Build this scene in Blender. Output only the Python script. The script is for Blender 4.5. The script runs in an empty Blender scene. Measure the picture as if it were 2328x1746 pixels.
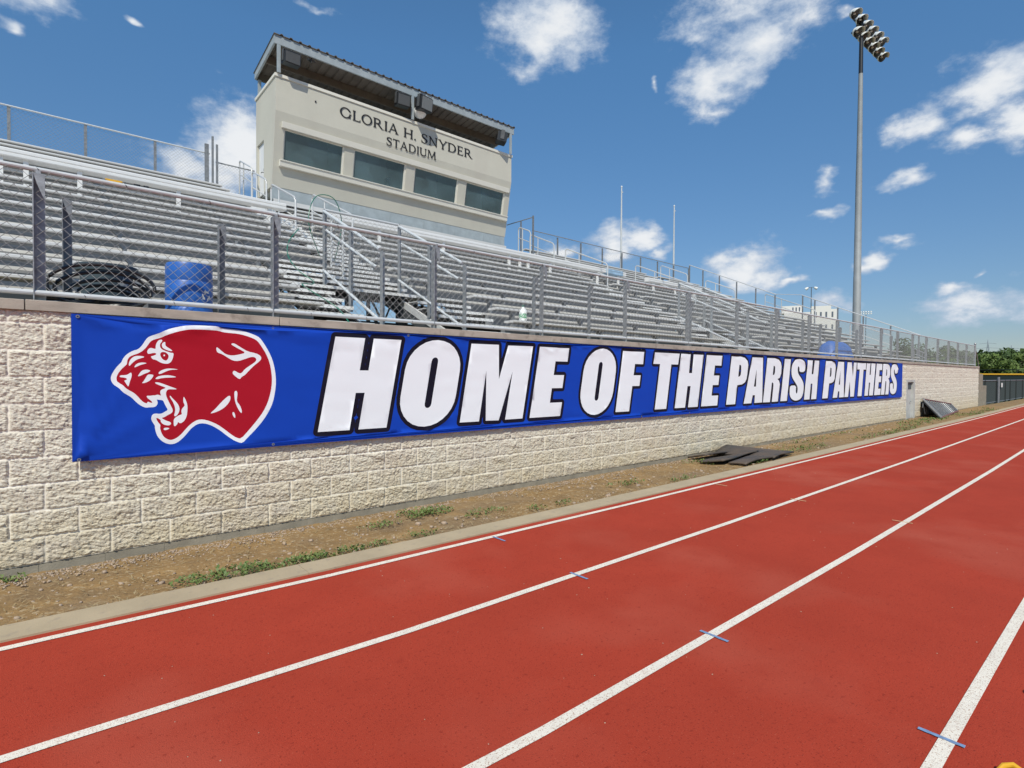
import bpy, bmesh, math, random
import numpy as np
from mathutils import Vector, Matrix
from mathutils.geometry import delaunay_2d_cdt
random.seed(7); RNG = np.random.default_rng(11)
scn = bpy.context.scene
COL = scn.collection
# ---------------------------------------------------------------- camera
cam = bpy.data.cameras.new('camera'); camo = bpy.data.objects.new('camera', cam); COL.objects.link(camo)
cam.sensor_width = 36; cam.sensor_fit = 'HORIZONTAL'; cam.lens = 36 * .52899
cam.clip_start = .05; cam.clip_end = 6000
Fw = Vector((.64935925, .76027719, -.01763965)); Rt = Vector((.76044973, -.64937018, .0058806)); Up = Vector((.00698377, .01723269, .99982712))
M = Matrix((Rt, Up, -Fw)).transposed().to_4x4(); M.translation = Vector((0, -5.45094, 1.43697))
camo.matrix_world = M
scn.camera = camo
scn.render.resolution_x = 1024; scn.render.resolution_y = 768
scn.view_settings.view_transform = 'Standard'; scn.view_settings.look = 'None'
scn.view_settings.exposure = 0.0; scn.view_settings.gamma = 1
# ---------------------------------------------------------------- sun and sky
SUN_EL, SUN_AZ = math.radians(49), math.radians(225)   # sun stands over -x -y
sl = bpy.data.lights.new('sun', 'SUN'); sl.energy = 4.2; sl.angle = math.radians(.53); sl.color = (1, .945, .83)
so = bpy.data.objects.new('sun', sl); COL.objects.link(so); so.location = (-20, -25, 30)
sdir = Vector((-math.cos(SUN_EL) * .70, -math.cos(SUN_EL) * .714, math.sin(SUN_EL)))
so.rotation_euler = sdir.to_track_quat('Z', 'Y').to_euler()
world = bpy.data.worlds.new('World'); scn.world = world; world.use_nodes = True
wt = world.node_tree; wt.nodes.clear()
def WN(t, **k):
    n = wt.nodes.new(t)
    for a, b in k.items(): setattr(n, a, b)
    return n
def wmath(op, a, b=None, c=None, clamp=False):
    n = WN('ShaderNodeMath', operation=op, use_clamp=clamp)
    for i, v in enumerate((a, b, c)):
        if v is None: continue
        if isinstance(v, (int, float)): n.inputs[i].default_value = v
        else: wt.links.new(v, n.inputs[i])
    return n.outputs[0]
sky = WN('ShaderNodeTexSky', sky_type='NISHITA', sun_disc=False)
sky.sun_elevation = SUN_EL; sky.sun_rotation = SUN_AZ; sky.altitude = 200; sky.air_density = 1.0; sky.dust_density = .3; sky.ozone_density = 6
tc = WN('ShaderNodeTexCoord'); sep = WN('ShaderNodeSeparateXYZ'); wt.links.new(tc.outputs['Generated'], sep.inputs[0])
az = wmath('MULTIPLY', wmath('ARCTAN2', sep.outputs[1], sep.outputs[0]), 57.2958)
el = wmath('MULTIPLY', wmath('ARCSINE', sep.outputs[2]), 57.2958)
def wnoise(scale, detail, rough, off=0.0, dist=0.0):
    m = WN('ShaderNodeMapping'); m.inputs['Location'].default_value = (off, off * .7, off * .3); m.inputs['Scale'].default_value = (1, 1, 1.7)
    wt.links.new(tc.outputs['Generated'], m.inputs['Vector'])
    n = WN('ShaderNodeTexNoise'); n.inputs['Scale'].default_value = scale; n.inputs['Detail'].default_value = detail
    n.inputs['Roughness'].default_value = rough; n.inputs['Distortion'].default_value = dist
    wt.links.new(m.outputs[0], n.inputs['Vector']); return n
nw = wnoise(14, 3, .55, 3.1); spw = WN('ShaderNodeSeparateColor'); wt.links.new(nw.outputs['Color'], spw.inputs[0])
az2 = wmath('ADD', az, wmath('MULTIPLY', wmath('SUBTRACT', spw.outputs[0], .5), 5.0))
el2 = wmath('ADD', el, wmath('MULTIPLY', wmath('SUBTRACT', spw.outputs[1], .5), 3.6))
cmb = WN('ShaderNodeCombineXYZ'); wt.links.new(az2, cmb.inputs[0]); wt.links.new(el2, cmb.inputs[1])
# clouds: azimuth, elevation, half width, half height (degrees), thinness
CLOUDS = [(45.7,32.3,5.2,2.6,0),(46.8,31.0,3,2.4,0),(26.6,32.4,6.6,2.6,0),(25.4,29.6,4.0,2.0,0),(29.9,26.6,3.0,2.2,.08),(27.5,27.4,2.6,2,.1),(29.5,24.3,2.1,.9,.12),
 (8.1,22.1,3.0,1.9,-.1),(12.9,20.2,2.0,1.3,.05),(10.0,18.7,2.5,1.1,0),(6.8,19.4,1.8,1.5,-.05),(76.0,20.3,3.0,2.7,-.3),(80.9,17.8,2.3,1.4,-.25),(77.5,17.5,2.3,2,0),
 (90.7,27.4,2.6,1.2,.1),(92.0,25.1,1.2,.6,.2),(84.1,27.8,.8,.4,.2),(39.4,13.7,2.2,1.3,-.1),(35.9,13.7,2.1,1.1,-.05),(38.8,12.3,1.9,1.1,.1),(34.4,12.4,1.3,.8,.2),
 (26.1,10.4,2.7,1.6,-.25),(27.6,9.8,1.4,.8,-.1),(24.9,9.8,1.4,1.0,-.1),(22.4,8.9,1.5,.5,.05),(9.0,5.7,3.4,1.6,.02),(10.4,7.3,1.6,.7,.0),(5,5.5,4,1.4,.1),(19.6,17.5,1.5,1.1,.32),(13.8,16.3,1.9,.7,.12),
 (19.8,14.8,1.1,.6,.34),(16.0,10.0,1.3,.6,-.05),(14.0,11.3,1.6,.5,.14),(35.2,27.3,.6,.5,.28),(8.3,8.7,.5,.3,.2),(18.6,29.9,1.1,.6,.28),(18.6,6.8,1.5,.8,.08),(69.5,32.4,2.6,.4,.34),(44.8,12.6,2.4,.9,.05),
 (120,24,8,3,0),(150,18,7,3,0),(-20,22,9,4,0),(-60,28,9,3,0),(-110,20,10,3,0),(180,30,9,4,0)]
dmin = None
for (a, e, ra, re_, thin) in CLOUDS:
    s = WN('ShaderNodeVectorMath', operation='SUBTRACT'); wt.links.new(cmb.outputs[0], s.inputs[0]); s.inputs[1].default_value = (a, e, 0)
    m = WN('ShaderNodeVectorMath', operation='MULTIPLY'); wt.links.new(s.outputs[0], m.inputs[0]); m.inputs[1].default_value = (.87 / ra, .87 / re_, 0)
    l = WN('ShaderNodeVectorMath', operation='LENGTH'); wt.links.new(m.outputs[0], l.inputs[0])
    d = wmath('ADD', l.outputs['Value'], thin)
    dmin = d if dmin is None else wmath('SMOOTH_MIN', dmin, d, .25)
nf = wnoise(15, 10, .64, 1.3, .0); nf2 = wnoise(9, 5, .5, 7.7)
fld = wmath('ADD', wmath('SUBTRACT', 1.0, dmin), wmath('MULTIPLY', wmath('SUBTRACT', nf.outputs[0], .47), 2.5))
mr = WN('ShaderNodeMapRange', interpolation_type='SMOOTHSTEP'); wt.links.new(fld, mr.inputs['Value']); mr.inputs['From Min'].default_value = -.12; mr.inputs['From Max'].default_value = .82
alpha = wmath('MULTIPLY', mr.outputs[0], .97)
mr2 = WN('ShaderNodeMapRange', interpolation_type='SMOOTHSTEP'); wt.links.new(wmath('ADD', fld, wmath('MULTIPLY', wmath('SUBTRACT', nf2.outputs[0], .5), 1.6)), mr2.inputs['Value'])
mr2.inputs['From Min'].default_value = .2; mr2.inputs['From Max'].default_value = 1.3
mc = WN('ShaderNodeMix', data_type='RGBA'); wt.links.new(mr2.outputs[0], mc.inputs[0])
mc.inputs[6].default_value = (.50, .59, .72, 1); mc.inputs[7].default_value = (.86, .88, .90, 1)
tr = WN('ShaderNodeMapRange'); wt.links.new(el, tr.inputs['Value']); tr.inputs['From Min'].default_value = 3; tr.inputs['From Max'].default_value = 30
tm = WN('ShaderNodeMix', data_type='RGBA'); wt.links.new(tr.outputs[0], tm.inputs[0]); tm.inputs[6].default_value = (.63, .61, .61, 1); tm.inputs[7].default_value = (.82, 1.13, 1.16, 1)
tv = WN('ShaderNodeMix', data_type='RGBA', blend_type='MULTIPLY'); tv.inputs[0].default_value = 1; wt.links.new(sky.outputs[0], tv.inputs[6]); wt.links.new(tm.outputs[2], tv.inputs[7])
bg1 = WN('ShaderNodeBackground'); wt.links.new(tv.outputs[2], bg1.inputs[0]); bg1.inputs[1].default_value = .125
bg2 = WN('ShaderNodeBackground'); wt.links.new(mc.outputs[2], bg2.inputs[0]); bg2.inputs[1].default_value = 1.0
mx = WN('ShaderNodeMixShader'); wt.links.new(alpha, mx.inputs[0]); wt.links.new(bg1.outputs[0], mx.inputs[1]); wt.links.new(bg2.outputs[0], mx.inputs[2])
wo = WN('ShaderNodeOutputWorld'); wt.links.new(mx.outputs[0], wo.inputs[0])
# ---------------------------------------------------------------- materials
def mat(name, col, rough=.6, metal=0.0, var=0.0, vs=4.0, col2=None, bump=0.0, bs=60.0, spec=.5, bdist=.01, detail=6, stretch=(1,1,1), thr=(.35,.65)):
    m = bpy.data.materials.new(name); m.use_nodes = True; nt = m.node_tree; b = nt.nodes['Principled BSDF']
    b.inputs['Base Color'].default_value = (*col, 1); b.inputs['Roughness'].default_value = rough; b.inputs['Metallic'].default_value = metal
    b.inputs['Specular IOR Level'].default_value = spec
    geo = nt.nodes.new('ShaderNodeNewGeometry'); mp = nt.nodes.new('ShaderNodeMapping'); nt.links.new(geo.outputs['Position'], mp.inputs[0]); mp.inputs['Scale'].default_value = stretch
    if var > 0 or col2:
        n = nt.nodes.new('ShaderNodeTexNoise'); n.inputs['Scale'].default_value = vs; n.inputs['Detail'].default_value = detail; n.inputs['Roughness'].default_value = .6
        nt.links.new(mp.outputs[0], n.inputs['Vector'])
        r = nt.nodes.new('ShaderNodeMapRange'); r.inputs['From Min'].default_value = thr[0]; r.inputs['From Max'].default_value = thr[1]; nt.links.new(n.outputs[0], r.inputs[0])
        x = nt.nodes.new('ShaderNodeMix'); x.data_type = 'RGBA'; nt.links.new(r.outputs[0], x.inputs[0])
        c2 = col2 or tuple(c * (1 - var) for c in col); x.inputs[6].default_value = (*c2, 1); x.inputs[7].default_value = (*col, 1)
        nt.links.new(x.outputs[2], b.inputs['Base Color'])
    if bump > 0:
        n = nt.nodes.new('ShaderNodeTexNoise'); n.inputs['Scale'].default_value = bs; n.inputs['Detail'].default_value = 4
        nt.links.new(mp.outputs[0], n.inputs['Vector'])
        k = nt.nodes.new('ShaderNodeBump'); k.inputs['Strength'].default_value = bump; k.inputs['Distance'].default_value = bdist
        nt.links.new(n.outputs[0], k.inputs['Height']); nt.links.new(k.outputs[0], b.inputs['Normal'])
    return m
def layer(m, scale, lo, hi, col, amt=1.0, stretch=(1,1,1), detail=3, off=0.0):
    """one more irregular stain / speckle layer over a material's base colour"""
    nt = m.node_tree; b = nt.nodes['Principled BSDF']; inp = b.inputs['Base Color']
    geo = nt.nodes.new('ShaderNodeNewGeometry'); mp = nt.nodes.new('ShaderNodeMapping'); mp.inputs['Scale'].default_value = stretch; mp.inputs['Location'].default_value = (off, off, off)
    nt.links.new(geo.outputs['Position'], mp.inputs[0])
    n = nt.nodes.new('ShaderNodeTexNoise'); n.inputs['Scale'].default_value = scale; n.inputs['Detail'].default_value = detail; nt.links.new(mp.outputs[0], n.inputs['Vector'])
    r = nt.nodes.new('ShaderNodeMapRange'); r.inputs['From Min'].default_value = lo; r.inputs['From Max'].default_value = hi; r.inputs['To Max'].default_value = amt
    nt.links.new(n.outputs[0], r.inputs[0])
    x = nt.nodes.new('ShaderNodeMix'); x.data_type = 'RGBA'; nt.links.new(r.outputs[0], x.inputs[0])
    if inp.is_linked: nt.links.new(inp.links[0].from_socket, x.inputs[6])
    else: x.inputs[6].default_value = inp.default_value
    x.inputs[7].default_value = (*col, 1); nt.links.new(x.outputs[2], inp); return m
def band(m, z0, z1, col, amt, noise=6.0):
    """dirt splashed up from the ground: a ragged band between two heights"""
    nt = m.node_tree; b = nt.nodes['Principled BSDF']; inp = b.inputs['Base Color']
    geo = nt.nodes.new('ShaderNodeNewGeometry'); s = nt.nodes.new('ShaderNodeSeparateXYZ'); nt.links.new(geo.outputs['Position'], s.inputs[0])
    n = nt.nodes.new('ShaderNodeTexNoise'); n.inputs['Scale'].default_value = noise; n.inputs['Detail'].default_value = 5; nt.links.new(geo.outputs['Position'], n.inputs['Vector'])
    a = nt.nodes.new('ShaderNodeMath'); a.operation = 'MULTIPLY_ADD'; nt.links.new(n.outputs[0], a.inputs[0]); a.inputs[1].default_value = .9; nt.links.new(s.outputs[2], a.inputs[2])
    r = nt.nodes.new('ShaderNodeMapRange'); r.inputs['From Min'].default_value = z1 + .45; r.inputs['From Max'].default_value = z0 + .45; r.inputs['To Max'].default_value = amt; nt.links.new(a.outputs[0], r.inputs[0])
    x = nt.nodes.new('ShaderNodeMix'); x.data_type = 'RGBA'; nt.links.new(r.outputs[0], x.inputs[0])
    if inp.is_linked: nt.links.new(inp.links[0].from_socket, x.inputs[6])
    else: x.inputs[6].default_value = inp.default_value
    x.inputs[7].default_value = (*col, 1); nt.links.new(x.outputs[2], inp); return m
MT = {}
MT['block'] = mat('block_paint', (.76, .72, .60), .9, var=.16, vs=6, bump=.9, bs=62, bdist=.012, stretch=(.75, 1, 1.9))
band(layer(MT['block'], 1.1, .5, .72, (.60, .52, .43), .5), -.1, .75, (.55, .45, .28), .75)
layer(MT['block'], 30, .60, .70, (.34, .29, .22), .75, off=3, stretch=(1, 1, 1.8)); layer(MT['block'], 2.3, .50, .70, (.58, .52, .44), .5, off=8, stretch=(1, 1, 2))
MT['mortar'] = band(mat('mortar', (.79, .75, .65), .9, var=.08, vs=8), -.1, .5, (.62, .54, .38), .6)
MT['footing'] = mat('footing', (.31, .28, .215), .9, var=.3, vs=5, bump=.3, bs=80)
MT['coping'] = mat('coping', (.46, .41, .34), .85, var=.28, vs=3, bump=.25, bs=60, stretch=(1, 1, 3))
layer(MT['coping'], 7, .57, .68, (.20, .17, .14), .6)
MT['conc'] = mat('concrete', (.43, .345, .22), .9, var=.14, vs=2.5, bump=.2, bs=120, bdist=.004)
layer(MT['conc'], 14, .6, .72, (.27, .22, .17), .5)
MT['dirt'] = mat('dirt', (.31, .19, .072), .97, var=.35, vs=3.5, bump=.6, bs=45, bdist=.02)
layer(MT['dirt'], 26, .58, .64, (.46, .36, .22), .6); layer(MT['dirt'], 1.3, .52, .62, (.22, .15, .08), .6, off=5)
MT['track'] = mat('track_rubber', (.40, .050, .026), .93, var=.10, vs=1.1, bump=.55, bs=210, bdist=.006, spec=.12)
layer(MT['track'], 120, .60, .68, (.15, .018, .012), .8); layer(MT['track'], 150, .64, .72, (.52, .15, .09), .6, off=9); layer(MT['track'], 14, .60, .75, (.30, .035, .02), .5, off=4); layer(MT['track'], .8, .50, .72, (.42, .085, .052), .7, off=2); layer(MT['track'], 3.2, .52, .72, (.34, .040, .021), .45, off=6); layer(MT['track'], 45, .62, .70, (.22, .024, .014), .6, off=8)
MT['line'] = mat('line_paint', (.84, .77, .65), .85, var=.10, vs=5, bump=.6, bs=230, bdist=.006, spec=.2)
layer(MT['line'], 160, .57, .63, (.38, .22, .15), .8); layer(MT['line'], 9, .55, .75, (.60, .50, .42), .6, off=7)
MT['grass'] = mat('grass_ground', (.10, .15, .035), .95, col2=(.26, .20, .11), vs=.25, bump=.5, bs=8, bdist=.05)
MT['berm'] = mat('back_ground', (.24, .20, .13), .95, col2=(.11, .13, .05), vs=.6, bump=.4, bs=12, bdist=.03)
MT['weed'] = mat('weed_leaf', (.065, .125, .022), .6, col2=(.15, .19, .045), vs=9, thr=(.3, .7))
MT['stone'] = mat('gravel', (.44, .32, .21), .9, col2=(.32, .26, .21), vs=30)
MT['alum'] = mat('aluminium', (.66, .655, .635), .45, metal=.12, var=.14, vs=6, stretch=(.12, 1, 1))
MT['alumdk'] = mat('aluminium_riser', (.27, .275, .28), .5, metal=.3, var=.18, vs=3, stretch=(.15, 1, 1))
MT['alumw'] = mat('aluminium_bright', (.78, .775, .75), .4, metal=.15, var=.06, vs=5)
MT['galv'] = mat('galvanised', (.40, .42, .43), .5, metal=.45, var=.35, vs=24, detail=3)
MT['galvd'] = mat('galvanised_dull', (.25, .265, .28), .6, metal=.35, var=.35, vs=18)
MT['rail'] = mat('rail_tube', (.56, .59, .60), .5, metal=.0, var=.1, vs=12)
MT['wire'] = mat('mesh_wire', (.30, .30, .29), .5, metal=.3)
MT['under'] = mat('gap_shade_dark', (.03, .03, .03), .7)  # near-black colour standing in for shade behind treads and slats
MT['frame'] = mat('steel_frame', (.10, .105, .11), .6, metal=.3, var=.3, vs=5)
MT['blue'] = mat('banner_blue', (.007, .058, .46), .55, spec=.15, var=.08, vs=1.2)
MT['bwhite'] = mat('banner_white', (.84, .88, .92), .55, spec=.2)
MT['bblack'] = mat('banner_black', (.010, .009, .020), .55, spec=.15)
MT['bred'] = mat('banner_red', (.40, .008, .022), .55, spec=.15)
MT['stucco'] = mat('stucco', (.525, .51, .435), .9, var=.06, vs=1.2, bump=.25, bs=150, bdist=.004)
layer(MT['stucco'], .9, .55, .7, (.46, .43, .37), .5, stretch=(1, 1, .25))
MT['trim'] = mat('stucco_trim', (.68, .66, .58), .85, var=.05, vs=2)
MT['steelblue'] = mat('painted_steel', (.36, .41, .43), .55, metal=.1, var=.18, vs=5)
MT['roofu'] = mat('roof_deck', (.17, .15, .12), .7, metal=.1, var=.3, vs=3)
MT['blacktx'] = mat('black_letter', (.015, .014, .014), .5)
MT['speaker'] = mat('speaker_grille', (.075, .078, .08), .6, bump=.3, bs=200)
MT['white'] = mat('white_paint', (.75, .75, .73), .5, var=.06, vs=3)
MT['bluedrum'] = mat('blue_plastic', (.025, .13, .48), .4, var=.2, vs=8)
MT['blackpl'] = mat('black_plastic', (.015, .016, .018), .4)
MT['greypl'] = mat('dark_grey_plastic', (.05, .075, .09), .5)
MT['rubber'] = mat('rubber_mat', (.040, .042, .044), .7, col2=(.10, .075, .055), vs=2.2, thr=(.4, .7))
MT['hose'] = mat('green_hose', (.02, .17, .11), .4)
MT['yellow'] = mat('yellow_plastic', (.75, .40, .02), .45)
MT['tapeb'] = mat('blue_tape', (.20, .31, .50), .8, var=.3, vs=60)
MT['tapey'] = mat('tan_tape', (.70, .42, .22), .7)
MT['bark'] = mat('bark', (.09, .065, .045), .9, var=.3, vs=6)
MT['leafa'] = mat('leaf_dark', (.035, .070, .014), .7, col2=(.070, .115, .020), vs=.7, thr=(.35, .65))
MT['leafb'] = mat('leaf_light', (.110, .165, .026), .7, col2=(.060, .100, .016), vs=.8, thr=(.35, .65))
MT['wind'] = mat('wind_screen', (.006, .018, .017), .7, var=.3, vs=.3)
MT['dkgreen'] = mat('green_fence_paint', (.006, .013, .010), .5)
MT['far'] = mat('far_building', (.72, .70, .66), .8)
MT['farwin'] = mat('far_window', (.12, .14, .17), .3)
MT['pylon'] = mat('pylon_steel', (.30, .34, .38), .6)
def glass_mat():
    m = bpy.data.materials.new('window_glass'); m.use_nodes = True; nt = m.node_tree; nt.nodes.clear()
    o = nt.nodes.new('ShaderNodeOutputMaterial'); g = nt.nodes.new('ShaderNodeBsdfGlossy'); t = nt.nodes.new('ShaderNodeBsdfTransparent'); x = nt.nodes.new('ShaderNodeMixShader'); f = nt.nodes.new('ShaderNodeFresnel')
    g.inputs['Roughness'].default_value = .02; g.inputs[0].default_value = (.75, .9, .95, 1); t.inputs[0].default_value = (.78, .93, .95, 1); f.inputs[0].default_value = 1.7
    d = nt.nodes.new('ShaderNodeBsdfDiffuse'); d.inputs[0].default_value = (.17, .27, .31, 1); y = nt.nodes.new('ShaderNodeMixShader')  # pale blue-green diffuse share brightens the panes in place of reflections
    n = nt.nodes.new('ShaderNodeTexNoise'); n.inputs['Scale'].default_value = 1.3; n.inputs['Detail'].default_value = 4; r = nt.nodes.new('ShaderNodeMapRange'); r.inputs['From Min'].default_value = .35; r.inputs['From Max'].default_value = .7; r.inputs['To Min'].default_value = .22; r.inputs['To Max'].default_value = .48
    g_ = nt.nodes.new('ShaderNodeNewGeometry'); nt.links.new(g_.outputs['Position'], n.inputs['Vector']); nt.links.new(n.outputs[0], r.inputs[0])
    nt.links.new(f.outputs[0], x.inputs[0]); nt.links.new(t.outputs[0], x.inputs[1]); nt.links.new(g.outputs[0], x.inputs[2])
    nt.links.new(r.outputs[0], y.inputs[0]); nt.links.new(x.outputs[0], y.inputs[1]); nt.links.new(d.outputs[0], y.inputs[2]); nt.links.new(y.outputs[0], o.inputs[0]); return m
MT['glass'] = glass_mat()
MT['room'] = mat('room_wall', (.82, .86, .86), .9); MT['roomd'] = mat('room_dark', (.05, .07, .08), .8)
# ---------------------------------------------------------------- mesh helpers
class MB:
    def __init__(s): s.v = []; s.f = []; s.m = []
    def add(s, vs, fs, mi=0):
        o = len(s.v); s.v += [tuple(map(float, p)) for p in vs]; s.f += [tuple(i + o for i in f) for f in fs]; s.m += [mi] * len(fs); return s
    def box(s, x0, x1, y0, y1, z0, z1, mi=0):
        return s.add([(x0,y0,z0),(x1,y0,z0),(x1,y1,z0),(x0,y1,z0),(x0,y0,z1),(x1,y0,z1),(x1,y1,z1),(x0,y1,z1)],
                     [(0,3,2,1),(4,5,6,7),(0,1,5,4),(1,2,6,5),(2,3,7,6),(3,0,4,7)], mi)
    def prism(s, poly, a, b, axis='x', mi=0):
        """poly of 2-d points swept along an axis from a to b"""
        n = len(poly)
        P = {'x': lambda t, p: (t, p[0], p[1]), 'y': lambda t, p: (p[0], t, p[1]), 'z': lambda t, p: (p[0], p[1], t)}[axis]
        vs = [P(a, p) for p in poly] + [P(b, p) for p in poly]
        fs = [tuple(range(n))[::-1], tuple(range(n, 2 * n))] + [(i, (i + 1) % n, n + (i + 1) % n, n + i) for i in range(n)]
        return s.add(vs, fs, mi)
    def tube(s, pts, r, n=8, mi=0, caps=True):
        pts = [Vector(p) for p in pts]; rs = r if isinstance(r, (list, tuple)) else [r] * len(pts); rings = []
        for i, p in enumerate(pts):
            d = (pts[min(i + 1, len(pts) - 1)] - pts[max(i - 1, 0)]).normalized()
            up = Vector((0, 0, 1)) if abs(d.z) < .9 else Vector((1, 0, 0)); a = d.cross(up).normalized(); b = a.cross(d)
            rings.append([p + (a * math.cos(2 * math.pi * k / n) + b * math.sin(2 * math.pi * k / n)) * rs[i] for k in range(n)])
        vs = [q for R in rings for q in R]; fs = []
        for i in range(len(pts) - 1):
            for k in range(n): fs.append((i * n + k, i * n + (k + 1) % n, (i + 1) * n + (k + 1) % n, (i + 1) * n + k))
        if caps: fs += [tuple(range(n))[::-1], tuple((len(pts) - 1) * n + k for k in range(n))]
        return s.add(vs, fs, mi)
    def lathe(s, c, prof, n=20, mi=0, axis=Vector((0, 0, 1))):
        q = axis.to_track_quat('Z', 'Y'); c = Vector(c); vs = []; fs = []
        for (r, h) in prof:
            for k in range(n): vs.append(c + q @ Vector((r * math.cos(2 * math.pi * k / n), r * math.sin(2 * math.pi * k / n), h)))
        for i in range(len(prof) - 1):
            for k in range(n): fs.append((i * n + k, i * n + (k + 1) % n, (i + 1) * n + (k + 1) % n, (i + 1) * n + k))
        return s.add(vs, fs, mi)
    def build(s, name, mats, parent=None, smooth=False, bevel=0, **props):
        me = bpy.data.meshes.new(name); me.from_pydata(s.v, [], s.f)
        return finish(me, name, mats, parent, smooth, s.m, bevel, **props)
def finish(me, name, mats, parent=None, smooth=False, mi=None, bevel=0, **props):
    if not isinstance(mats, (list, tuple)): mats = [mats]
    for m in mats: me.materials.append(MT[m] if isinstance(m, str) else m)
    if mi is not None and len(mats) > 1: me.polygons.foreach_set('material_index', np.array(mi, dtype=np.int32))
    if smooth: me.polygons.foreach_set('use_smooth', np.ones(len(me.polygons), dtype=bool))
    me.update(); o = bpy.data.objects.new(name, me); COL.objects.link(o)
    if parent is not None:
        o.parent = parent
        if props.pop('world', True): o.location = -parent.location if parent.parent is None else Vector((0, 0, 0))
    if bevel:
        b = o.modifiers.new('bevel', 'BEVEL'); b.width = bevel; b.segments = 2; b.limit_method = 'ANGLE'
    if smooth == 'auto':
        me.polygons.foreach_set('use_smooth', np.ones(len(me.polygons), dtype=bool)); me.set_sharp_from_angle(angle=math.radians(35))
    for k, v in props.items(): o[k] = v
    return o
def thing(name, loc, label, cat, group=None):
    o = bpy.data.objects.new(name, None); COL.objects.link(o); o.location = loc; o.empty_display_size = .2; o['label'] = label; o['category'] = cat
    if group: o['group'] = group
    return o
def tag(o, label, cat, group=None):
    o['label'] = label; o['category'] = cat
    if group: o['group'] = group
    return o
def np_mesh(verts, quads):
    me = bpy.data.meshes.new('m'); nv = len(verts); nf = len(quads); k = quads.shape[1]
    me.vertices.add(nv); me.vertices.foreach_set('co', np.asarray(verts, np.float32).ravel())
    me.loops.add(nf * k); me.loops.foreach_set('vertex_index', np.asarray(quads, np.int32).ravel())
    me.polygons.add(nf); me.polygons.foreach_set('loop_start', np.arange(0, nf * k, k, dtype=np.int32))
    try: me.polygons.foreach_set('loop_total', np.full(nf, k, dtype=np.int32))
    except Exception: pass
    me.update(calc_edges=True); me.validate(); return me
def grid_quads(nx, nz):
    i, j = np.meshgrid(np.arange(nx - 1), np.arange(nz - 1), indexing='ij'); a = (i * nz + j).ravel()
    return np.stack([a, a + nz, a + nz + 1, a + 1], 1)
def hsh(i, j, s): 
    v = np.sin(i * 127.1 + j * 311.7 + s * 74.7) * 43758.5453
    return v - np.floor(v)
def vnoise(x, y, s):
    i = np.floor(x); j = np.floor(y); u = x - i; v = y - j; u = u * u * (3 - 2 * u); v = v * v * (3 - 2 * v)
    return (hsh(i, j, s) * (1 - u) + hsh(i + 1, j, s) * u) * (1 - v) + (hsh(i, j + 1, s) * (1 - u) + hsh(i + 1, j + 1, s) * u) * v
def sstep(a, b, x):
    t = np.clip((x - a) / (b - a), 0, 1); return t * t * (3 - 2 * t)
def facet(x, y, s, amp, slope):
    i0, j0 = np.floor(x), np.floor(y); best = np.full(x.shape, 9.0); h = np.zeros(x.shape)
    for di in (-1, 0, 1):
        for dj in (-1, 0, 1):
            i, j = i0 + di, j0 + dj; cx, cy = i + .1 + .8 * hsh(i, j, s), j + .1 + .8 * hsh(i, j, s + 1.7); dx, dy = x - cx, y - cy; d = dx * dx + dy * dy; m = d < best
            best = np.where(m, d, best); h = np.where(m, (hsh(i, j, s + 3.1) - .5) * amp + (dx * (hsh(i, j, s + 4.3) - .5) + dy * (hsh(i, j, s + 5.9) - .5)) * slope, h)
    return h
def inside(poly, px, py):
    p = np.array(poly); c = np.zeros(len(px), bool); n = len(p); j = n - 1
    for i in range(n):
        xi, yi = p[i]; xj, yj = p[j]
        if yi != yj: c ^= ((yi > py) != (yj > py)) & (px < (xj - xi) * (py - yi) / (yj - yi) + xi)
        j = i
    return c
def chaikin(p, k=1):
    for _ in range(k):
        q = []
        for i in range(len(p)):
            a = p[i]; b = p[(i + 1) % len(p)]; q += [(.75 * a[0] + .25 * b[0], .75 * a[1] + .25 * b[1]), (.25 * a[0] + .75 * b[0], .25 * a[1] + .75 * b[1])]
        p = q
    return p
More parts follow.
